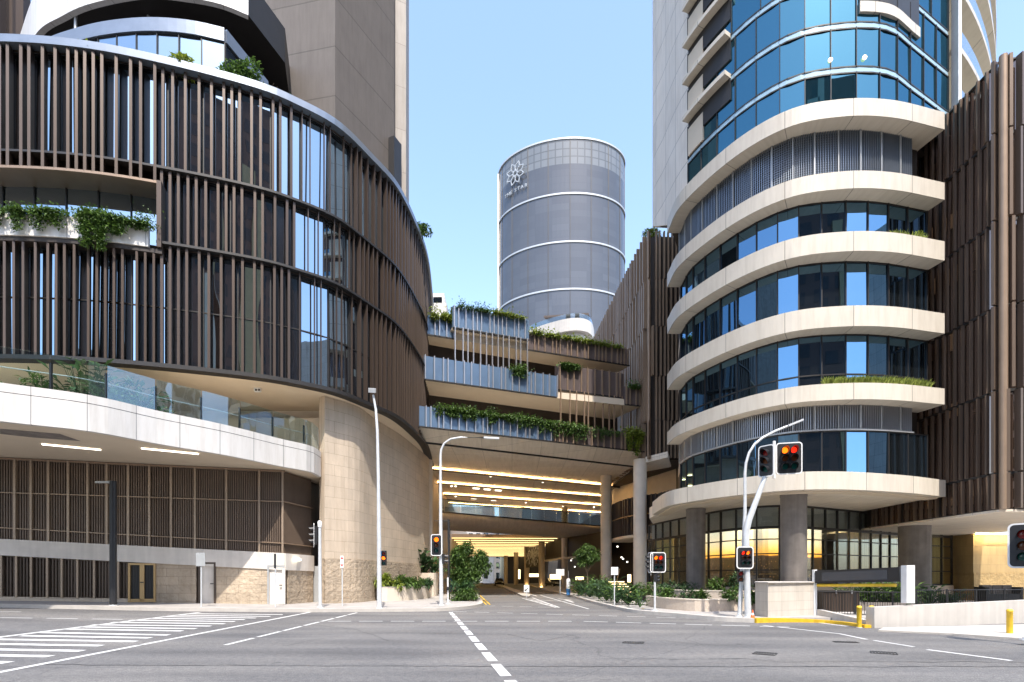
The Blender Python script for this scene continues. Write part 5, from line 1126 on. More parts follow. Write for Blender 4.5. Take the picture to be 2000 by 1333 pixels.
# ================================================================ CITY BEHIND THE CAMERA (seen in the glass)
def city(x0, x1, y0, y1, h, mat, lab, fl=3.6, bay=2.6, wmat='dark', frame=.9):
    t = thing('city_building', lab, 'building', ((x0 + x1) / 2, (y0 + y1) / 2, 0)); mb = MB(); mb.bx(x0, x1, y0, y1, 0, h); obj('wall', mb, M[mat], t)
    n = int(h / fl); mb = MB(); nb_ = int((x1 - x0) / bay)
    for j in range(n):
        for i in range(nb_):
            x = x0 + (i + .5) * (x1 - x0) / nb_; mb.bx(x - bay * .32, x + bay * .32, y1, y1 + .06, j * fl + .9, j * fl + .9 + fl * .6)
    o = obj('window_rows', mb, M[wmat], t); o['kind'] = 'stuff'
    if x1 - x0 > 50:
        r = random.Random(12)
        for i in range(9):
            x = x0 + r.uniform(.04, .96) * (x1 - x0); mb = MB(); wd = r.choice((.5, .9, 1.6)); mb.bx(x - wd, x + wd, y1 + .06, y1 + .5, r.choice((0, 12, 20)), h * r.uniform(.6, .98)); obj('facade_strip', mb, M[('gold', 'gold', 'soffit')[i % 3]], t)
city(-20, 46, -74, -48, 86, 'citybrown', 'wide brown tower across the street, mirrored in the curved glass fronts', bay=3.1, wmat='dark')
city(57, 67, -68, -50, 90, 'darkbrown', 'narrow dark tower across the street, right of the brown tower', bay=2.2)
city(78, 110, -50, -20, 60, 'precast_w', 'pale tower across the street at the far right', bay=3)
city(-62, -44, -70, -45, 40, 'precast_w', 'pale mid-height building across the street, left side', bay=3)
city(-110, -80, -40, 0, 70, 'conc_col', 'grey tower far down the street to the left', bay=3)

# ================================================================ PLANTER WALLS AND FORECOURT, right
def wall_thing(name, label, pts_, th, z0, z1, mat, cap=None, cat='wall', smooth=True, extra='body'):
    q = Path(pts_, smooth); t = thing(name, label, cat, (*pts_[0], z0 if not callable(z0) else 0)); mb = MB(); ribbon(mb, q, 0, q.L, 0, -th, z0, z1, .5); obj(extra, mb, M[mat], t)
    if cap: mb = MB(); ribbon(mb, q, 0, q.L, .02, -th - .02, (lambda x, y: z1(x, y)) if callable(z1) else z1, (lambda x, y: z1(x, y) + .05) if callable(z1) else z1 + .05, .5); obj('coping', mb, M[cap], t)
    return t, q
t, q1 = wall_thing('planter_wall', 'low rough cream planter wall, the lower tier in front of the restaurant', [gnd(1262, 1184, .12).xy, gnd(1300, 1190, .12).xy, gnd(1366, 1195, .12).xy, gnd(1420, 1193.8, .12).xy, gnd(1490, 1192, .12).xy], .25, .1, .62, 'rough_w', 'conc_lt')
mb = MB(); mb.prism([tuple(p) for p in q1.pts(0, q1.L, .6, -.2)] + [(12.6, 26), (8.9, 31)], .1, .5); obj('soil', mb, M['soil'], t, tri=True)
t, q2 = wall_thing('planter_wall', 'low rough cream planter wall, the upper tier under the grey columns', [(X_(1278, 29.5), 29.5), (X_(1330, 27), 27), (X_(1400, 25.8), 25.8), (X_(1480, 25.0), 25.0), (X_(1560, 25.2), 25.2)], .25, .1, .97, 'rough_w', 'conc_lt')
mb = MB(); mb.prism([tuple(p) for p in q2.pts(0, q2.L, .6, -.2)] + [(15, 29.2), (12, 31), (11.5, 35), (9, 39)], .1, .85); obj('soil', mb, M['soil'], t, tri=True)
PF = 'planting in the restaurant garden beds'
for i, (px, Y, z, rad, lab, mt) in enumerate([
    (1262, 29.5, .5, (.8, .6, .8), 'leafy shrub at the foot of the right bridge column', 'leaf'), (1285, 28, .5, (.7, .5, .55), 'shrub just right of the thin signal pole, in the lower bed', 'leaf_d'),
    (1302, 26.8, .5, (.55, .4, .45), 'low shrub in the lower bed, left of the gap between two plants', 'leaf'), (1346, 25.6, .5, (.55, .35, .5), 'low grey-green shrub in the lower bed in front of the first grey column', 'leaf_d'),
    (1374, 24.6, .5, (.3, .3, .5), 'small spiky plant in the middle of the lower bed', 'leaf'), (1430, 24.6, .5, (.55, .35, .5), 'yellow-green low shrub in the lower bed left of the big signal pole', 'leaf'),
    (1318, 29.6, .85, (1.1, .5, .55), 'dark shrub in the upper bed left of the first grey column', 'leaf_d'), (1405, 27, .85, (.8, .4, .6), 'shrub with pale flowers in the upper bed right of the first grey column', 'leaf'),
    (1440, 26.6, .85, (.6, .4, .75), 'bluish shrub in the upper bed behind the big signal pole', 'leaf_d'), (1470, 23.0, .5, (.25, .25, .4), 'sparse little plant in the lower bed beside the big signal pole', 'leaf'), (1505, 27, .85, (.8, .4, .3), 'low plant in the upper bed beside the white block wall', 'leaf_d')]):
    shrub('bed_shrub', lab, 'shrub', (X_(px, Y), Y, z), rad, 420, .17, .09, 200 + i, mt, PF, 6)
# big leaved planting along the driveway kerb
PD = 'broad-leaved plants along the driveway kerb'
for i, (px, Y, h, sp_, lab) in enumerate([(1135, 44, 1.3, 1.0, 'leafy bush at the kerb beside the blue and white totem'), (1152, 41, 1.2, 1.0, 'low broad-leaved plant below the small round tree'), (1170, 38, 1.6, 1.1, 'tall broad-leaved plant at the kerb, below the round tree trunk'), (1185, 35, 1.4, 1.1, 'broad-leaved plant at the kerb in front of the inner bridge column'),
    (1205, 32, 1.2, 1.1, 'dense broad-leaved plant at the kerb beside the pole of the blank sign'), (1226, 30, 1.0, 1.0, 'broad-leaved plant at the kerb left of the outer bridge column'), (1250, 27.3, .9, .55, 'spindly plant with a few big leaves at the tip of the bed')]):
    broadleaf('kerb_plant', lab, (X_(px, Y), Y, .12), h, sp_, 60 if i < 6 else 14, 300 + i, 'leaf_d' if i % 2 else 'leaf', PD, .42)
tree('round_tree', 'small round-crowned tree on the right side of the driveway', (X_(1147, 44), 44, .12), 1.9, (0, 0, 3.2), (1.2, 1.1, 1.25), 4200, .17, 5, 'leaf', .07, 20)
tree('dense_tree', 'dense dark green tree on the left driveway corner', (X_(915, 36), 36, .15), 1.2, (-.0, 0, 2.35), (1.35, 1.15, 1.8), 10000, .2, 6, 'leaf', .1, 34)
broadleaf('corner_plant', 'broad-leaved ground plants under the dense corner tree', (X_(905, 34.6), 34.6, .15), 1.3, .95, 90, 330, 'leaf_d', None, .4)
shrub('corner_shrub', 'grassy low shrub at the kerb in front of the dense corner tree', 'shrub', (X_(910, 33.8), 33.8, .15), (.95, .5, .6), 1500, .22, .06, 331, 'leaf', None, 8)
# planter beside the sandstone wall
t, q3 = wall_thing('planter_wall', 'curved cream planter box at the foot of the sandstone wall', [(X_(741, 33.6), 33.6), (X_(760, 33.8), 33.8), (X_(800, 35.2), 35.2), (X_(835, 38), 38), (X_(843, 41), 41)], .2, .1, 1.0, 'conc_lt', 'lowwall')
mb = MB(); mb.prism([tuple(p) for p in q3.pts(0, q3.L, .6, -.15)] + [(-6.9, 42), (-7.6, 38), (-8.4, 34)], .1, .9); obj('soil', mb, M['soil'], t, tri=True)
PS = 'planting at the foot of the sandstone wall'
for i, (px, Y, h, mt, lab) in enumerate([(757, 34.4, .85, 'leaf_y', 'yellow-green plant at the left end of the curved planter'), (785, 35, .75, 'leaf', 'fern-like plant in the middle of the curved planter'), (806, 36, .7, 'leaf', 'drooping plant right of the middle of the curved planter'), (828, 38, .65, 'leaf_d', 'dark plant at the right end of the curved planter')]):
    shrub('planter_shrub', lab, 'shrub', (X_(px, Y), Y, .95), (.75, .5, h * .75), 700, .3, .1, 340 + i, mt, PS, 7)
t, q4 = wall_thing('planter_wall', 'short pale planter box between the left bridge column and the driveway', [(X_(818, 43), 43), (X_(841, 42.5), 42.5), (X_(852, 43), 43), (X_(856, 48), 48)], .2, .1, 2.0, 'conc_lt')
for i, (px, Y, h, lab) in enumerate([(830, 43.6, 2.2, 'large dark banana-leaved plant beside the left bridge column'), (846, 43.6, 1.7, 'dark big-leaved plant right of the banana-leaved one')]):
    broadleaf('large_plant', lab, (X_(px, Y), Y, 1.7), h, .8, 22, 350 + i, 'leaf_d', None, 1.0)

# ---- stone block wall, gantry, ramp
t = thing('block_wall', 'smooth cream stone block wall at the car park ramp, above the yellow kerb', 'wall', (*gnd(1500, 1212).xy, 0))
mb = MB(); mb.prism([tuple(gnd(1475, 1208.5).xy), tuple(gnd(1500, 1212.5).xy), tuple(gnd(1590, 1207.5).xy), (X_(1590, 24.6), 24.6), (X_(1478, 24.6), 24.6)], 0, 1.43); obj('body', mb, M['stone_s'] if 'stone_s' in M else M['stone'], t)
mb = MB(); mb.prism([tuple(gnd(1473.5, 1208.6).xy), tuple(gnd(1500, 1213).xy), tuple(gnd(1591, 1207.8).xy), (X_(1591, 24.6), 24.6), (X_(1477, 24.6), 24.6)], 1.43, 1.47); obj('coping', mb, M['lowwall'], t)
t = thing('height_gantry', 'car park entry gantry with a black sign box, yellow height bar and two white posts', 'gantry', (12.5, 20, 0))
gA = Vector((X_(1591, 21.8), 21.8, 0)); gB = Vector((X_(1766, 18.2), 18.2, 0)); gC = Vector((X_(1772, 18.0), 18.0, 0))
mb = MB(); mb.box((gA.x, gA.y, .98), (.13, .13, 1.96)); obj('post', mb, M['signwhite'], t)
mb = MB(); mb.box((gC.x + .02, gC.y, 1.42), (.27, .27, 1.26)); obj('post', mb, M['signwhite'], t)
gd = (gB - gA).normalized()
mb = MB(); a3 = gA + gd * .1; mb.beam(a3 + Vector((0, 0, 1.66)), gB - gd * .1 + Vector((0, 0, 1.75)), .16, .5); bxo = obj('sign_box', mb, M['black'], t)
mb = MB(); no = Vector((gd.y, -gd.x, 0)); no = no if no.y < 0 else -no
mb.beam(a3 + gd * .35 + no * .085 + Vector((0, 0, 1.67)), gB - gd * .55 + no * .085 + Vector((0, 0, 1.745)), .02, .34); obj('sign_face', mb, M['sgrey'] if 'sgrey' in M else M['cap'], bxo)
mb = MB(); mb.tube([gA + gd * .15 + Vector((0, 0, 1.33)), gB - gd * .3 + Vector((0, 0, 1.38))], .06, 10); obj('height_bar', mb, M['yel'] if 'yel' in M else M['ypaint'], t)
mb = MB()
for k in (.05, .3, .6, .88): p = gA.lerp(gB, k); mb.tube([p + Vector((0, 0, 1.36)), p + Vector((0, 0, 1.5))], .01, 4)
obj('hanger', mb, M['black'], t)
wallp = [gnd(1708, 1227.5), gnd(1796, 1224), gnd(1897, 1221), gnd(2000, 1217)]; e_ = (wallp[-1] - wallp[-2]).normalized(); wallp.append(wallp[-1] + e_ * 8)
wall_thing('low_wall', 'long low white rendered wall at the right edge behind the yellow bollards', [tuple(p.xy) for p in wallp], .3, 0, lambda x, y: .68 + .02 * (x - 11.8), 'lowwall', None, 'wall', False)
wall_thing('ramp_upstand', 'short low white upstand between the stone block wall and the bollards', [(gA.x + .05, 21.7), tuple(gnd(1700, 1226.5).xy)], .2, 0, lambda x, y: .36 - .09 * max(0, 21.8 - y) * .4, 'lowwall', None, 'kerb wall', False)
def fence(label, pts_, z0f, h, pitch=.11, posts=1.6):
    t = thing('metal_fence', label, 'fence', (*pts_[0], z0f)); q = Path(pts_, False); mb = MB()
    for i in range(int(q.L / pitch)): p = q.at(i * pitch); mb.box((p.x, p.y, z0f + h / 2), (.015, .015, h))
    obj('balusters', mb, M['black'], t)
    for z in (z0f + .06, z0f + h): mb = MB(); mb.tube([(*q.at(0), z), (*q.at(q.L), z)], .02, 5); obj('rail', mb, M['black'], t)
    for i in range(int(q.L / posts) + 1): p = q.at(i * posts); mb = MB(); mb.box((p.x, p.y, z0f + h / 2 + .02), (.05, .05, h + .04)); obj('post', mb, M['black'], t)
fence('black bar fence along the ramp behind the yellow bollards', [(X_(1590, 22.2), 22.2), (X_(1705, 22.0), 22.0), (X_(1768, 20.6), 20.6)], .12, .95)
fence('black bar fence on top of the ground behind the long white wall', [(X_(1790, 21.5), 21.5), (X_(2060, 23.5), 23.5)], .45, .68, .13)
t = thing('bin_enclosure', 'dark ribbed bin enclosure behind the fence under the gantry sign', 'bin', (X_(1632, 24), 24, 0))
mb = MB(); mb.box((X_(1632, 24.3), 24.3, .5), (1.45, 1.0, .98), -.1); bd = obj('body', mb, M['darkbrown'], t)
mb = MB()
for i in range(22): p = X_(1632, 24.3) - .68 + i * .065; mb.box((p, 23.79 - (p - X_(1632, 24.3)) * .1, .5), (.03, .03, .9), -.1)
obj('ribs', mb, M['bronze'], bd); mb = MB(); mb.box((X_(1632, 24.3), 24.3, 1.03), (1.5, 1.1, .06), -.1); ld = obj('lid', mb, M['dark'], t)
for dx in (-.3, .35): mb = MB(); mb.box((X_(1632, 24.3) + dx, 23.72 - dx * .1, 1.0), (.04, .04, .16), -.1); obj('latch', mb, M['silver'], ld)
PR = 'plants beside the car park ramp'
for i, (px, Y, h, lab) in enumerate([(1665, 25.5, 1.1, 'bushy plant just right of the dark bin enclosure'), (1700, 25.5, 1.3, 'big round-leaved plant under the middle of the yellow bar'), (1735, 25.2, 1.4, 'big round-leaved plant under the right half of the yellow bar'), (1758, 25, 1.2, 'leafy plant beside the right gantry post'), (1815, 27, 1.0, 'dark low plant below the curtained window, left'), (1850, 27.5, .8, 'dark low plant below the stone wall corner')]):
    broadleaf('ramp_plant', lab, (X_(px, Y), Y, .12), h, .8, 60, 360 + i, 'leaf' if i < 4 else 'leaf_d', PR, .38)
wall_thing('planter_wall', 'low brown planter wall behind the ramp fence', [(X_(1640, 24.9), 24.9), (X_(1700, 24.6), 24.6), (X_(1770, 24.2), 24.2)], .2, .1, .5, 'conc_col', None)
t = thing('outdoor_sofa', 'dark outdoor sofa with grey cushions in front of the warm stone wall', 'sofa', (X_(1950, 31), 31, .12)); sx_ = X_(1950, 31)
mb = MB(); mb.box((sx_, 31, .45), (1.9, .8, .5)); mb.box((sx_ - .98, 31, .62), (.16, .84, .95)); mb.box((sx_ + .98, 31, .62), (.16, .84, .95)); obj('frame', mb, M['black'], t)
for k in range(3): mb = MB(); mb.box((sx_ - .58 + .58 * k, 31.2, .95), (.54, .25, .5)); obj('cushion', mb, M['conc_col'], t)

# ================================================================ STREET FURNITURE
def bollard(px, py, h, r_, label, lean=0):
    p = gnd(px, py, .0); t = thing('bollard', label, 'bollard', p, 'yellow bollards'); mb = MB(); mb.lathe(p, [(r_, 0), (r_, h * .9), (r_ * 1.06, h * .905), (r_ * 1.06, h * .94), (r_, h * .945), (r_ * .9, h * .99), (r_ * .4, h)], 20); obj('post', mb, M['yel'] if 'yel' in M else M['ypaint'], t)
    mb = MB(); mb.lathe(p, [(r_ * 1.3, 0), (r_ * 1.3, .02)], 16); obj('base_plate', mb, M['galv'], t)
bollard(1678, 1226.5, .72, .072, 'yellow bollard left of its twin, in front of the black fence'); bollard(1702, 1226, .72, .07, 'yellow bollard right at the end of the long white wall'); bollard(1972, 1240.5, .74, .075, 'scuffed yellow bollard standing alone at the far right')
p = gnd(1470, 1209, .12); t = thing('traffic_cone', 'small orange traffic cone with a white collar beside the block wall', 'traffic cone', p); mb = MB(); mb.box((p.x, p.y, p.z + .015), (.2, .2, .03)); obj('base', mb, M['black'], t)
mb = MB(); mb.lathe(p, [(.085, .03), (.055, .14), ], 16); mb.lathe(p, [(.035, .22), (.015, .33)], 16); obj('cone', mb, M['orange'], t); mb = MB(); mb.lathe(p, [(.055, .14), (.035, .22)], 16); obj('collar', mb, M['signwhite'], t)

def signal_head(parent, c, rot, cols, rows, lens=.1, lit=None, board=True, pitch=.27, visor=.22, tiltx=0):
    """lantern facing direction rot (0 = faces -Y)"""
    c = Vector(c); Mr = Matrix.Rotation(rot, 3, 'Z'); Wd = cols * pitch + .1; Hh = rows * pitch + .08
    def T(x, y, z): return c + Mr @ Vector((x, y, z))
    hd = MB(); q = Mr
    for i in range(cols): hd.box(T((i - (cols - 1) / 2) * pitch, .08, 0), (pitch * .92, .16, rows * pitch), rot)
    h_ = obj('lantern_body', hd, M['black'], parent)
    if board:
        def rr(w_, h2, r_, n=5):
            out = []
            for cx_, cz_, a0 in ((w_ / 2 - r_, h2 / 2 - r_, 0), (-w_ / 2 + r_, h2 / 2 - r_, 90), (-w_ / 2 + r_, -h2 / 2 + r_, 180), (w_ / 2 - r_, -h2 / 2 + r_, 270)):
                for k in range(n + 1): a = R(a0 + 90 * k / n); out.append((cx_ + r_ * math.cos(a), cz_ + r_ * math.sin(a)))
            return out
        O = rr(Wd + .2, Hh + .2, .12); I = rr(Wd + .12, Hh + .12, .09); n = len(O)
        mb = MB(); mb.mesh([T(x, -.012, z) for x, z in I] + [T(x, .0, z) for x, z in I], [tuple(range(n)), tuple(reversed(range(n, 2 * n)))]); obj('backboard', mb, M['black'], h_)
        mb = MB(); V = [T(x, -.014, z) for x, z in O] + [T(x, -.014, z) for x, z in I] + [T(x, .006, z) for x, z in O] + [T(x, .006, z) for x, z in I]; f = []
        for k in range(n):
            j = (k + 1) % n; f += [(k, j, n + j, n + k), (2 * n + k, 3 * n + k, 3 * n + j, 2 * n + j), (k, 2 * n + k, 2 * n + j, j)]
        mb.mesh(V, f); obj('white_border', mb, M['signwhite'], h_)
    names = {0: 'red_off', 1: 'amber_off', 2: 'green_off'}
    for i in range(cols):
        for j in range(rows):
            x = (i - (cols - 1) / 2) * pitch; z = ((rows - 1) / 2 - j) * pitch
            mm = M[names[min(j, 2)]]
            if lit and (i, j) in lit: mm = M[lit[(i, j)]]
            mb = MB(); n = 16; mb.mesh([T(x + lens * math.cos(2 * math.pi * k / n), -.02, z + lens * math.sin(2 * math.pi * k / n)) for k in range(n)] + [T(x, -.045, z)], [(k, (k + 1) % n, n) for k in range(n)], True); ln = obj('lens', mb, mm, h_)
            V = []; n = 14; R2 = lens * 1.12
            for k in range(n + 1):
                a = R(-35 + 250 * k / n); V += [T(x + R2 * math.cos(a), -.012, z + R2 * math.sin(a)), T(x + R2 * math.cos(a), -.012 - visor * (.55 + .45 * math.sin(a)) - .02, z + R2 * math.sin(a) - .02)]
            V2 = [v + Mr @ Vector((0, 0, 0)) for v in V]; mb = MB(); mb.mesh(V2, [(2 * k, 2 * k + 1, 2 * k + 3, 2 * k + 2) for k in range(n)], True); obj('visor', mb, M['black'], h_)
    return h_
def pole(parent, pts_, r_, mat='galv', name='pole', n=12, base=True):
    mb = MB(); mb.tube(pts_, r_, n)
    o = obj(name, mb, M[mat], parent)
    if base: mb = MB(); p = Vector(pts_[0]); mb.lathe(p, [(.17, 0), (.17, .025), (.11, .03), (.11, .06)], 12); obj('base_plate', mb, M['galv'], o)
    return o
# main signal group on the right
b0 = gnd(1456, 1206, .12); Yp = b0.y
t = thing('signal_mast', 'tall white mast with a bent arm carrying twin red-lit signal lanterns over the road', 'traffic signal', b0, 'traffic signals')
P_ = lambda px, py, Y=Yp: at(px, py, Y)
pole(t, [b0 + Vector((.1, 0, 0)), P_(1458, 1100), P_(1457, 1040), P_(1463, 1015), P_(1480, 970), P_(1497, 925), P_(1507, 895)], [.12, .115, .12, .12, .10, .085, .07])
mb = MB(); mb.tube([P_(1512, 935), P_(1512, 862)], .055, 12); obj('bracket_post', mb, M['signwhite'], t)
signal_head(t, P_(1538, 897) + Vector((0, -.12, 0)), R(-14), 2, 3, .115, {(0, 0): 'amber_on', (1, 0): 'red_on'}, pitch=.31, visor=.32)
signal_head(t, P_(1495, 902) + Vector((0, -.1, 0)), R(-52), 1, 3, .115, {(0, 0): 'red_off2'}, pitch=.3, visor=.32) if 'red_off2' in M else signal_head(t, P_(1494, 902) + Vector((0, -.1, 0)), R(-52), 1, 3, .115, None, pitch=.31, visor=.32)
signal_head(t, P_(1451, 1090) + Vector((0, -.18, 0)), R(6), 2, 3, .075, {(0, 0): 'red_on', (1, 0): 'amber_on'}, pitch=.19, visor=.14)
signal_head(t, P_(1446, 1126) + Vector((-.04, -.12, 0)), R(-10), 1, 2, .08, None, False, .21, .1)
t = thing('street_light', 'white street light with a long upswept curved arm, behind the signal mast', 'street light', b0 + Vector((-.12, .25, 0)), 'street lights')
b1 = b0 + Vector((-.1, .3, 0)); Y1 = b1.y
pole(t, [b1, at(1455, 1000, Y1), at(1455, 925, Y1), at(1457, 905, Y1), at(1463, 885, Y1), at(1474, 868, Y1), at(1490, 855, Y1), at(1515, 842, Y1), at(1540, 832, Y1)], [.085, .065, .055, .052, .05, .05, .048, .045, .04])
mb = MB(); mb.beam(at(1538, 832.5, Y1), at(1567, 821, Y1), .2, .07); obj('lamp_head', mb, M['galv'], t)
# thin signal pole right of the bridge column
b0 = gnd(1279, 1193.5, .12); Y = b0.y; t = thing('traffic_signal', 'signal pole with a six-lens red-lit lantern beside the right bridge column', 'traffic signal', b0, 'traffic signals')
pole(t, [b0, at(1279, 1080, Y)], .05); signal_head(t, at(1284, 1099, Y) + Vector((0, -.1, 0)), R(4), 2, 3, .085, {(0, 0): 'amber_on', (1, 0): 'red_on'}, pitch=.215, visor=.16)
signal_head(t, at(1271, 1099, Y) + Vector((0, .05, 0)), R(-80), 1, 3, .085, None, pitch=.22); signal_head(t, at(1284, 1127, Y) + Vector((0, -.05, 0)), R(60), 1, 3, .06, None, False, .15, .1)
# left of driveway
b0 = gnd(862, 1182.5, .15); Y = b0.y; t = thing('street_light', 'tall white street light with a hooked arm in front of the driveway', 'street light', b0, 'street lights')
pole(t, [b0, at(861, 1060, Y), at(860.5, 960, Y), at(860.5, 890, Y), at(862, 878, Y), at(868, 866, Y), at(880, 858, Y), at(900, 854.5, Y), at(945, 855.5, Y)], [.11, .1, .08, .065, .06, .055, .05, .045, .04])
mb = MB(); mb.beam(at(945, 855.5, Y), at(975, 857, Y), .22, .09); obj('lamp_head', mb, M['galv'], t)
t2 = thing('traffic_signal', 'single lantern with an amber light on the hooked street light pole', 'traffic signal', at(853, 1065, Y), 'traffic signals'); signal_head(t2, at(853.5, 1065.5, Y) + Vector((0, -.22, 0)), R(0), 1, 3, .12, {(0, 0): 'amber_on'}, pitch=.29, visor=.2)
mb = MB(); mb.box(at(855, 1084, Y) + Vector((0, -.1, 0)), (.2, .16, .06)); obj('bracket', mb, M['galv'], t2)
signal_head(t2, at(868, 1092, Y) + Vector((0, .05, 0)), R(95), 1, 2, .1, None, False, .26)
b0 = gnd(876.5, 1173.5, .15); Y = b0.y; t = thing('dark_post', 'tall thin black post beside the dense corner tree', 'post', b0); pole(t, [b0, at(876.5, 1015, Y)], .075, 'black'); mb = MB(); mb.tube([at(876.5, 1018, Y), at(848, 1018, Y)], .025, 6); obj('arm', mb, M['black'], t)
b0 = gnd(875, 1180, .15); t = thing('push_button_post', 'short white post beside the tall black post', 'post', b0); pole(t, [b0, at(874.5, 1128, b0.y)], .045, 'signwhite'); mb = MB(); mb.box(at(875, 1150, b0.y) + Vector((0, -.07, 0)), (.12, .08, .2)); obj('push_button', mb, M['black'], t)
b0 = gnd(741, 1188.5, .15); Y = b0.y; t = thing('street_light', 'very tall slim street light in front of the sandstone wall', 'street light', b0, 'street lights')
pole(t, [b0, at(740.5, 1060, Y), at(739, 930, Y), at(737, 840, Y), at(734, 800, Y), at(729, 772, Y)], [.12, .105, .08, .07, .06, .05]); mb = MB(); mb.box(at(727, 763, Y), (.34, .5, .2), .2, Matrix.Rotation(R(20), 3, 'X')); obj('lamp_head', mb, M['galv'], t)
t = thing('pedestrian_signal', 'black pedestrian signal with a small orange figure on the slim street light', 'traffic signal', at(749, 1090, Y), 'traffic signals'); signal_head(t, at(750, 1090.5, Y) + Vector((0, -.05, 0)), R(0), 1, 3, .085, {(0, 1): 'amber_on'}, False, .24, .12)
mb = MB(); mb.box(at(744.5, 1082, Y), (.22, .1, .22)); obj('bracket', mb, M['blue'], t)
b0 = gnd(625.5, 1187, .15); Y = b0.y; t = thing('traffic_signal', 'signal seen from the side on a white pole beside the sandstone wall corner', 'traffic signal', b0, 'traffic signals')
pole(t, [b0, at(624.5, 1018, Y)], [.085, .075]); signal_head(t, at(613, 1046, Y), R(-68), 1, 3, .11, None, pitch=.3, visor=.25); mb = MB(); mb.lathe(at(624.5, 1030, Y), [(.1, 0), (.11, .25), (.06, .32)], 10); obj('cap', mb, M['signwhite'], t)
b0 = gnd(221, 1183, .15); Y = b0.y; t = thing('dark_lamp_post', 'black round lamp post with a short flat arm in front of the slatted screen', 'street light', b0, 'street lights')
pole(t, [b0, at(221, 1080, Y), at(221, 940, Y)], .14, 'black', 'post'); mb = MB(); mb.prism([tuple(at(219, 941, Y).xy + Vector((0, -.09))), tuple(at(187, 941, Y).xy + Vector((0, -.05))), tuple(at(187, 941, Y).xy + Vector((0, .08))), tuple(at(219, 941, Y).xy + Vector((0, .12)))], at(0, 944, Y).z, at(0, 940.5, Y).z); obj('lamp_arm', mb, M['signgrey'], t)
def sign(label, px, pyb, pyt, w_, h_, mat='signgrey', rot=0, r_=.03, name='road_sign', off=.15, pz=None):
    b0 = gnd(px, pyb, off); t = thing(name, label, 'sign', b0, 'street signs'); top = at(px, pyt, b0.y).z; pole(t, [b0, (b0.x, b0.y, top)], r_, 'galv', base=False)
    zc = pz if pz else top - h_ / 2; mb = MB(); mb.box((b0.x, b0.y - .05, zc), (w_, .012, h_), rot); pl = obj('sign_plate', mb, M[mat], t)
    mb = MB(); 
    for k in (-.25, .25): mb.box((b0.x, b0.y - .03, zc + k * h_), (w_ * .8, .03, .03), rot)
    obj('bracket', mb, M['galv'], pl); return t, b0, zc
sign('back of a square grey sign on a post in front of the pale door', 393, 1186, 1080, .42, .62)
sign('edge-on dark sign on a leaning post near the corner door', 538, 1186.5, 1082, .1, .7, 'black')
t, b0, zc = sign('small narrow sign with two red symbols on a post by the sandstone wall', 668.5, 1184, 1086, .17, .62, 'signwhite')
for k in (.14, -.14): mb = MB(); mb.mesh([(b0.x - .07, b0.y - .06, zc + k), (b0.x + .07, b0.y - .06, zc + k), (b0.x, b0.y - .06, zc + k + (.13 if k > 0 else -.13))], [(0, 1, 2)]); obj('red_symbol', mb, M['red'], t)
t, b0, zc = sign('wide blank white sign board on two posts beside the driveway', 1094, 1160, 1112, .75, .6, 'signwhite', 0, .03)
sign('back of a white rounded sign on a pole among the kerb plants', 1200, 1185, 1108, .36, .4, 'signwhite')
t, b0, zc = sign('small white keep-side sign with a black arrow on the median tip', 1028.5, 1167, 1143, .4, .55, 'signwhite')
c = Vector((b0.x, b0.y - .062, zc - .03)); mb = MB(); mb.mesh([c + Vector(v) for v in ((.1, 0, .1), (.14, 0, .06), (-.04, 0, -.1), (-.0, 0, -.14), (-.15, 0, -.14), (-.13, 0, 0), (-.08, 0, -.05))], [(0, 1, 2, 3, 4, 5, 6)]); obj('arrow', mb, M['black'], t)
b0 = gnd(1110, 1163, .12); Y = b0.y; t = thing('totem_post', 'white and blue ticket totem with an aerial beside the driveway', 'totem', b0); mb = MB(); mb.lathe(b0, [(.17, 0), (.17, .55)], 16); obj('base', mb, M['blue'], t)
mb = MB(); mb.lathe(b0, [(.165, .55), (.165, 1.35), (.1, 1.42)], 16); obj('body', mb, M['signwhite'], t); pole(t, [b0 + Vector((0, 0, 1.4)), b0 + Vector((0, 0, 2.1))], .025, 'silver', 'aerial', base=False)
b0 = Vector((X_(1998, 13), 13, 0)); t = thing('traffic_signal', 'dark signal lantern cut off by the right edge of the picture', 'traffic signal', b0, 'traffic signals')
pole(t, [b0 + Vector((.22, .1, .12)), b0 + Vector((.22, .1, 3.2))], .06); signal_head(t, at(1999, 1066, 13), R(-45), 1, 3, .11, None, pitch=.27, visor=.22)
t = thing('wall_camera', 'small twin floodlight under the left soffit above the terrace', 'floodlight', at(503, 762, 29)); mb = MB(); mb.box(at(503, 762, 29), (.32, .2, .2)); obj('body', mb, M['signwhite'], t)
for dx in (-.08, .08): mb = MB(); mb.box(at(503, 762, 28.88) + Vector((dx, 0, 0)), (.09, .03, .09)); obj('lens', mb, M['black'], t)

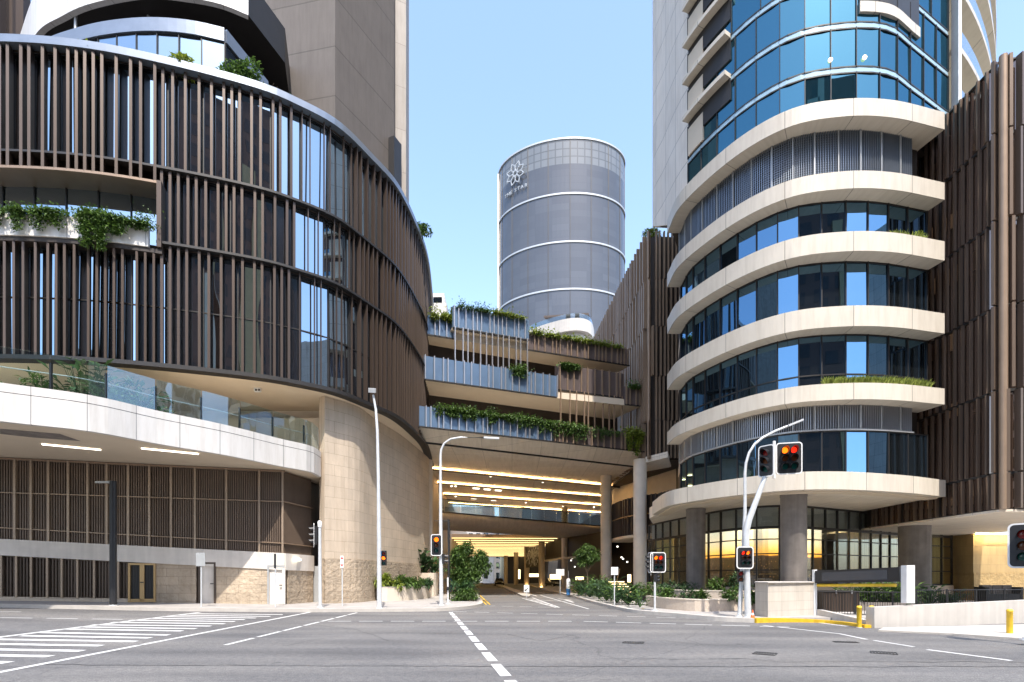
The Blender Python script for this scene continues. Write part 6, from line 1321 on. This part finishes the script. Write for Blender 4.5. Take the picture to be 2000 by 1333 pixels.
# cars and a pedestrian in the driveway
def car(name, label, x, y, rot):
    t = thing(name, label, 'car', (x, y, 0), 'cars in the driveway'); Mr = Matrix.Rotation(rot, 3, 'Z')
    def T(u, v, z): return Vector((x, y, .0)) + Mr @ Vector((u, v, z))
    prof = [(-2.2, .35, .55, .78), (-2.1, .3, .8, .86), (-1.5, .28, .92, .9), (-1.0, .28, .95, .9), (-.5, .28, .96, .9), (.6, .28, .96, .9), (1.5, .28, .98, .9), (2.1, .3, .95, .86), (2.22, .4, .8, .8)]
    V = []; f = []
    for yy, z0, z1, hw in prof: V += [T(-hw, yy, z0), T(-hw, yy, z0 + (z1 - z0) * .6), T(-hw * .9, yy, z1), T(hw * .9, yy, z1), T(hw, yy, z0 + (z1 - z0) * .6), T(hw, yy, z0)]
    for i in range(len(prof) - 1):
        for k in range(6): f.append((i * 6 + k, i * 6 + (k + 1) % 6, (i + 1) * 6 + (k + 1) % 6, (i + 1) * 6 + k))
    n = len(prof) - 1; f += [(0, 1, 2, 3, 4, 5), tuple(n * 6 + k for k in (5, 4, 3, 2, 1, 0))]; mb = MB(); mb.mesh(V, f, True); obj('body', mb, M['carpaint'], t)
    mb = MB(); V = [T(-.78, -1.0, .95), T(.78, -1.0, .95), T(.78, 1.75, .97), T(-.78, 1.75, .97), T(-.6, -.2, 1.45), T(.6, -.2, 1.45), T(.6, 1.1, 1.47), T(-.6, 1.1, 1.47)]
    mb.mesh(V, [(0, 1, 5, 4), (1, 2, 6, 5), (2, 3, 7, 6), (3, 0, 4, 7)]); obj('windows', mb, M['carglass'], t); mb = MB(); mb.mesh([v + Vector((0, 0, .02)) for v in V[4:]] + V[4:], [(0, 1, 2, 3), (0, 4, 5, 1), (1, 5, 6, 2), (2, 6, 7, 3), (3, 7, 4, 0)]); obj('roof', mb, M['carpaint'], t)
    for u in (-.8, .8):
        for v in (-1.35, 1.35):
            mb = MB(); mb.tube([T(u - .11, v, .33), T(u + .11, v, .33)], .33, 16); w_ = obj('wheel', mb, M['tyre'], t); mb = MB(); mb.tube([T(u - .12, v, .33), T(u + .12, v, .33)], .2, 12); obj('rim', mb, M['silver'], w_)
    for u in (-.6, .6): mb = MB(); mb.box(T(u, -2.2, .68), (.34, .08, .14), rot); obj('headlight', mb, M['signwhite'], t); mb = MB(); mb.box(T(u, 2.2, .72), (.3, .08, .14), rot); obj('tail_light', mb, M['red_off'], t)
    return t
car('parked_car', 'dark car coming down the driveway beyond the median', X_(975, 104), 104, .05); car('parked_car', 'black car standing between the driveway columns', X_(1081, 90), 90, .4)
def person(label, px, Y, shirt, hgt=1.7):
    x = X_(px, Y); t = thing('person', label, 'person', (x, Y, .15)); k = hgt / 1.7
    pts_ = {'pelvis': (0, 0, .95), 'chest': (0, 0, 1.3), 'neck': (0, 0, 1.46), 'headb': (0, -.01, 1.54), 'head': (0, -.01, 1.66), 'kneeL': (-.1, -.12, .5), 'ankL': (-.1, .02, .08), 'toeL': (-.1, -.14, .04), 'kneeR': (.1, .1, .5), 'ankR': (.1, .24, .1), 'toeR': (.1, .12, .04), 'shL': (-.18, 0, 1.4), 'elL': (-.24, .06, 1.12), 'haL': (-.22, -.06, .86), 'shR': (.18, 0, 1.4), 'elR': (.24, -.04, 1.12), 'haR': (.22, -.16, .9)}
    rad = {'pelvis': .14, 'chest': .15, 'neck': .05, 'headb': .075, 'head': .09, 'kneeL': .065, 'ankL': .042, 'toeL': .04, 'kneeR': .065, 'ankR': .042, 'toeR': .04, 'shL': .065, 'elL': .042, 'haL': .035, 'shR': .065, 'elR': .042, 'haR': .035}
    E = [('pelvis', 'chest'), ('chest', 'neck'), ('neck', 'headb'), ('headb', 'head'), ('pelvis', 'kneeL'), ('kneeL', 'ankL'), ('ankL', 'toeL'), ('pelvis', 'kneeR'), ('kneeR', 'ankR'), ('ankR', 'toeR'), ('chest', 'shL'), ('shL', 'elL'), ('elL', 'haL'), ('chest', 'shR'), ('shR', 'elR'), ('elR', 'haR')]
    ks = list(pts_); me = bpy.data.meshes.new('body'); me.from_pydata([Vector(pts_[a]) * k for a in ks], [(ks.index(a), ks.index(b_)) for a, b_ in E], [])
    o = bpy.data.objects.new('body', me); COL.objects.link(o); o.parent = t; me.materials.append(M[shirt]); md_ = o.modifiers.new('Skin', 'SKIN'); sv_ = me.skin_vertices[0].data
    for i, a in enumerate(ks): sv_[i].radius = (rad[a], rad[a])
    sv_[0].use_root = True; s2 = o.modifiers.new('Sub', 'SUBSURF'); s2.levels = 1; s2.render_levels = 1
    mb = MB(); mb.lathe((x, Y + .01, .15 + 1.62 * k), [(.095, 0), (.1, .06), (.07, .12), (.02, .14)], 12); obj('hair', mb, M['black'], t)
person('person in blue clothes walking on the left driveway pavement', 883, 52, 'blue')
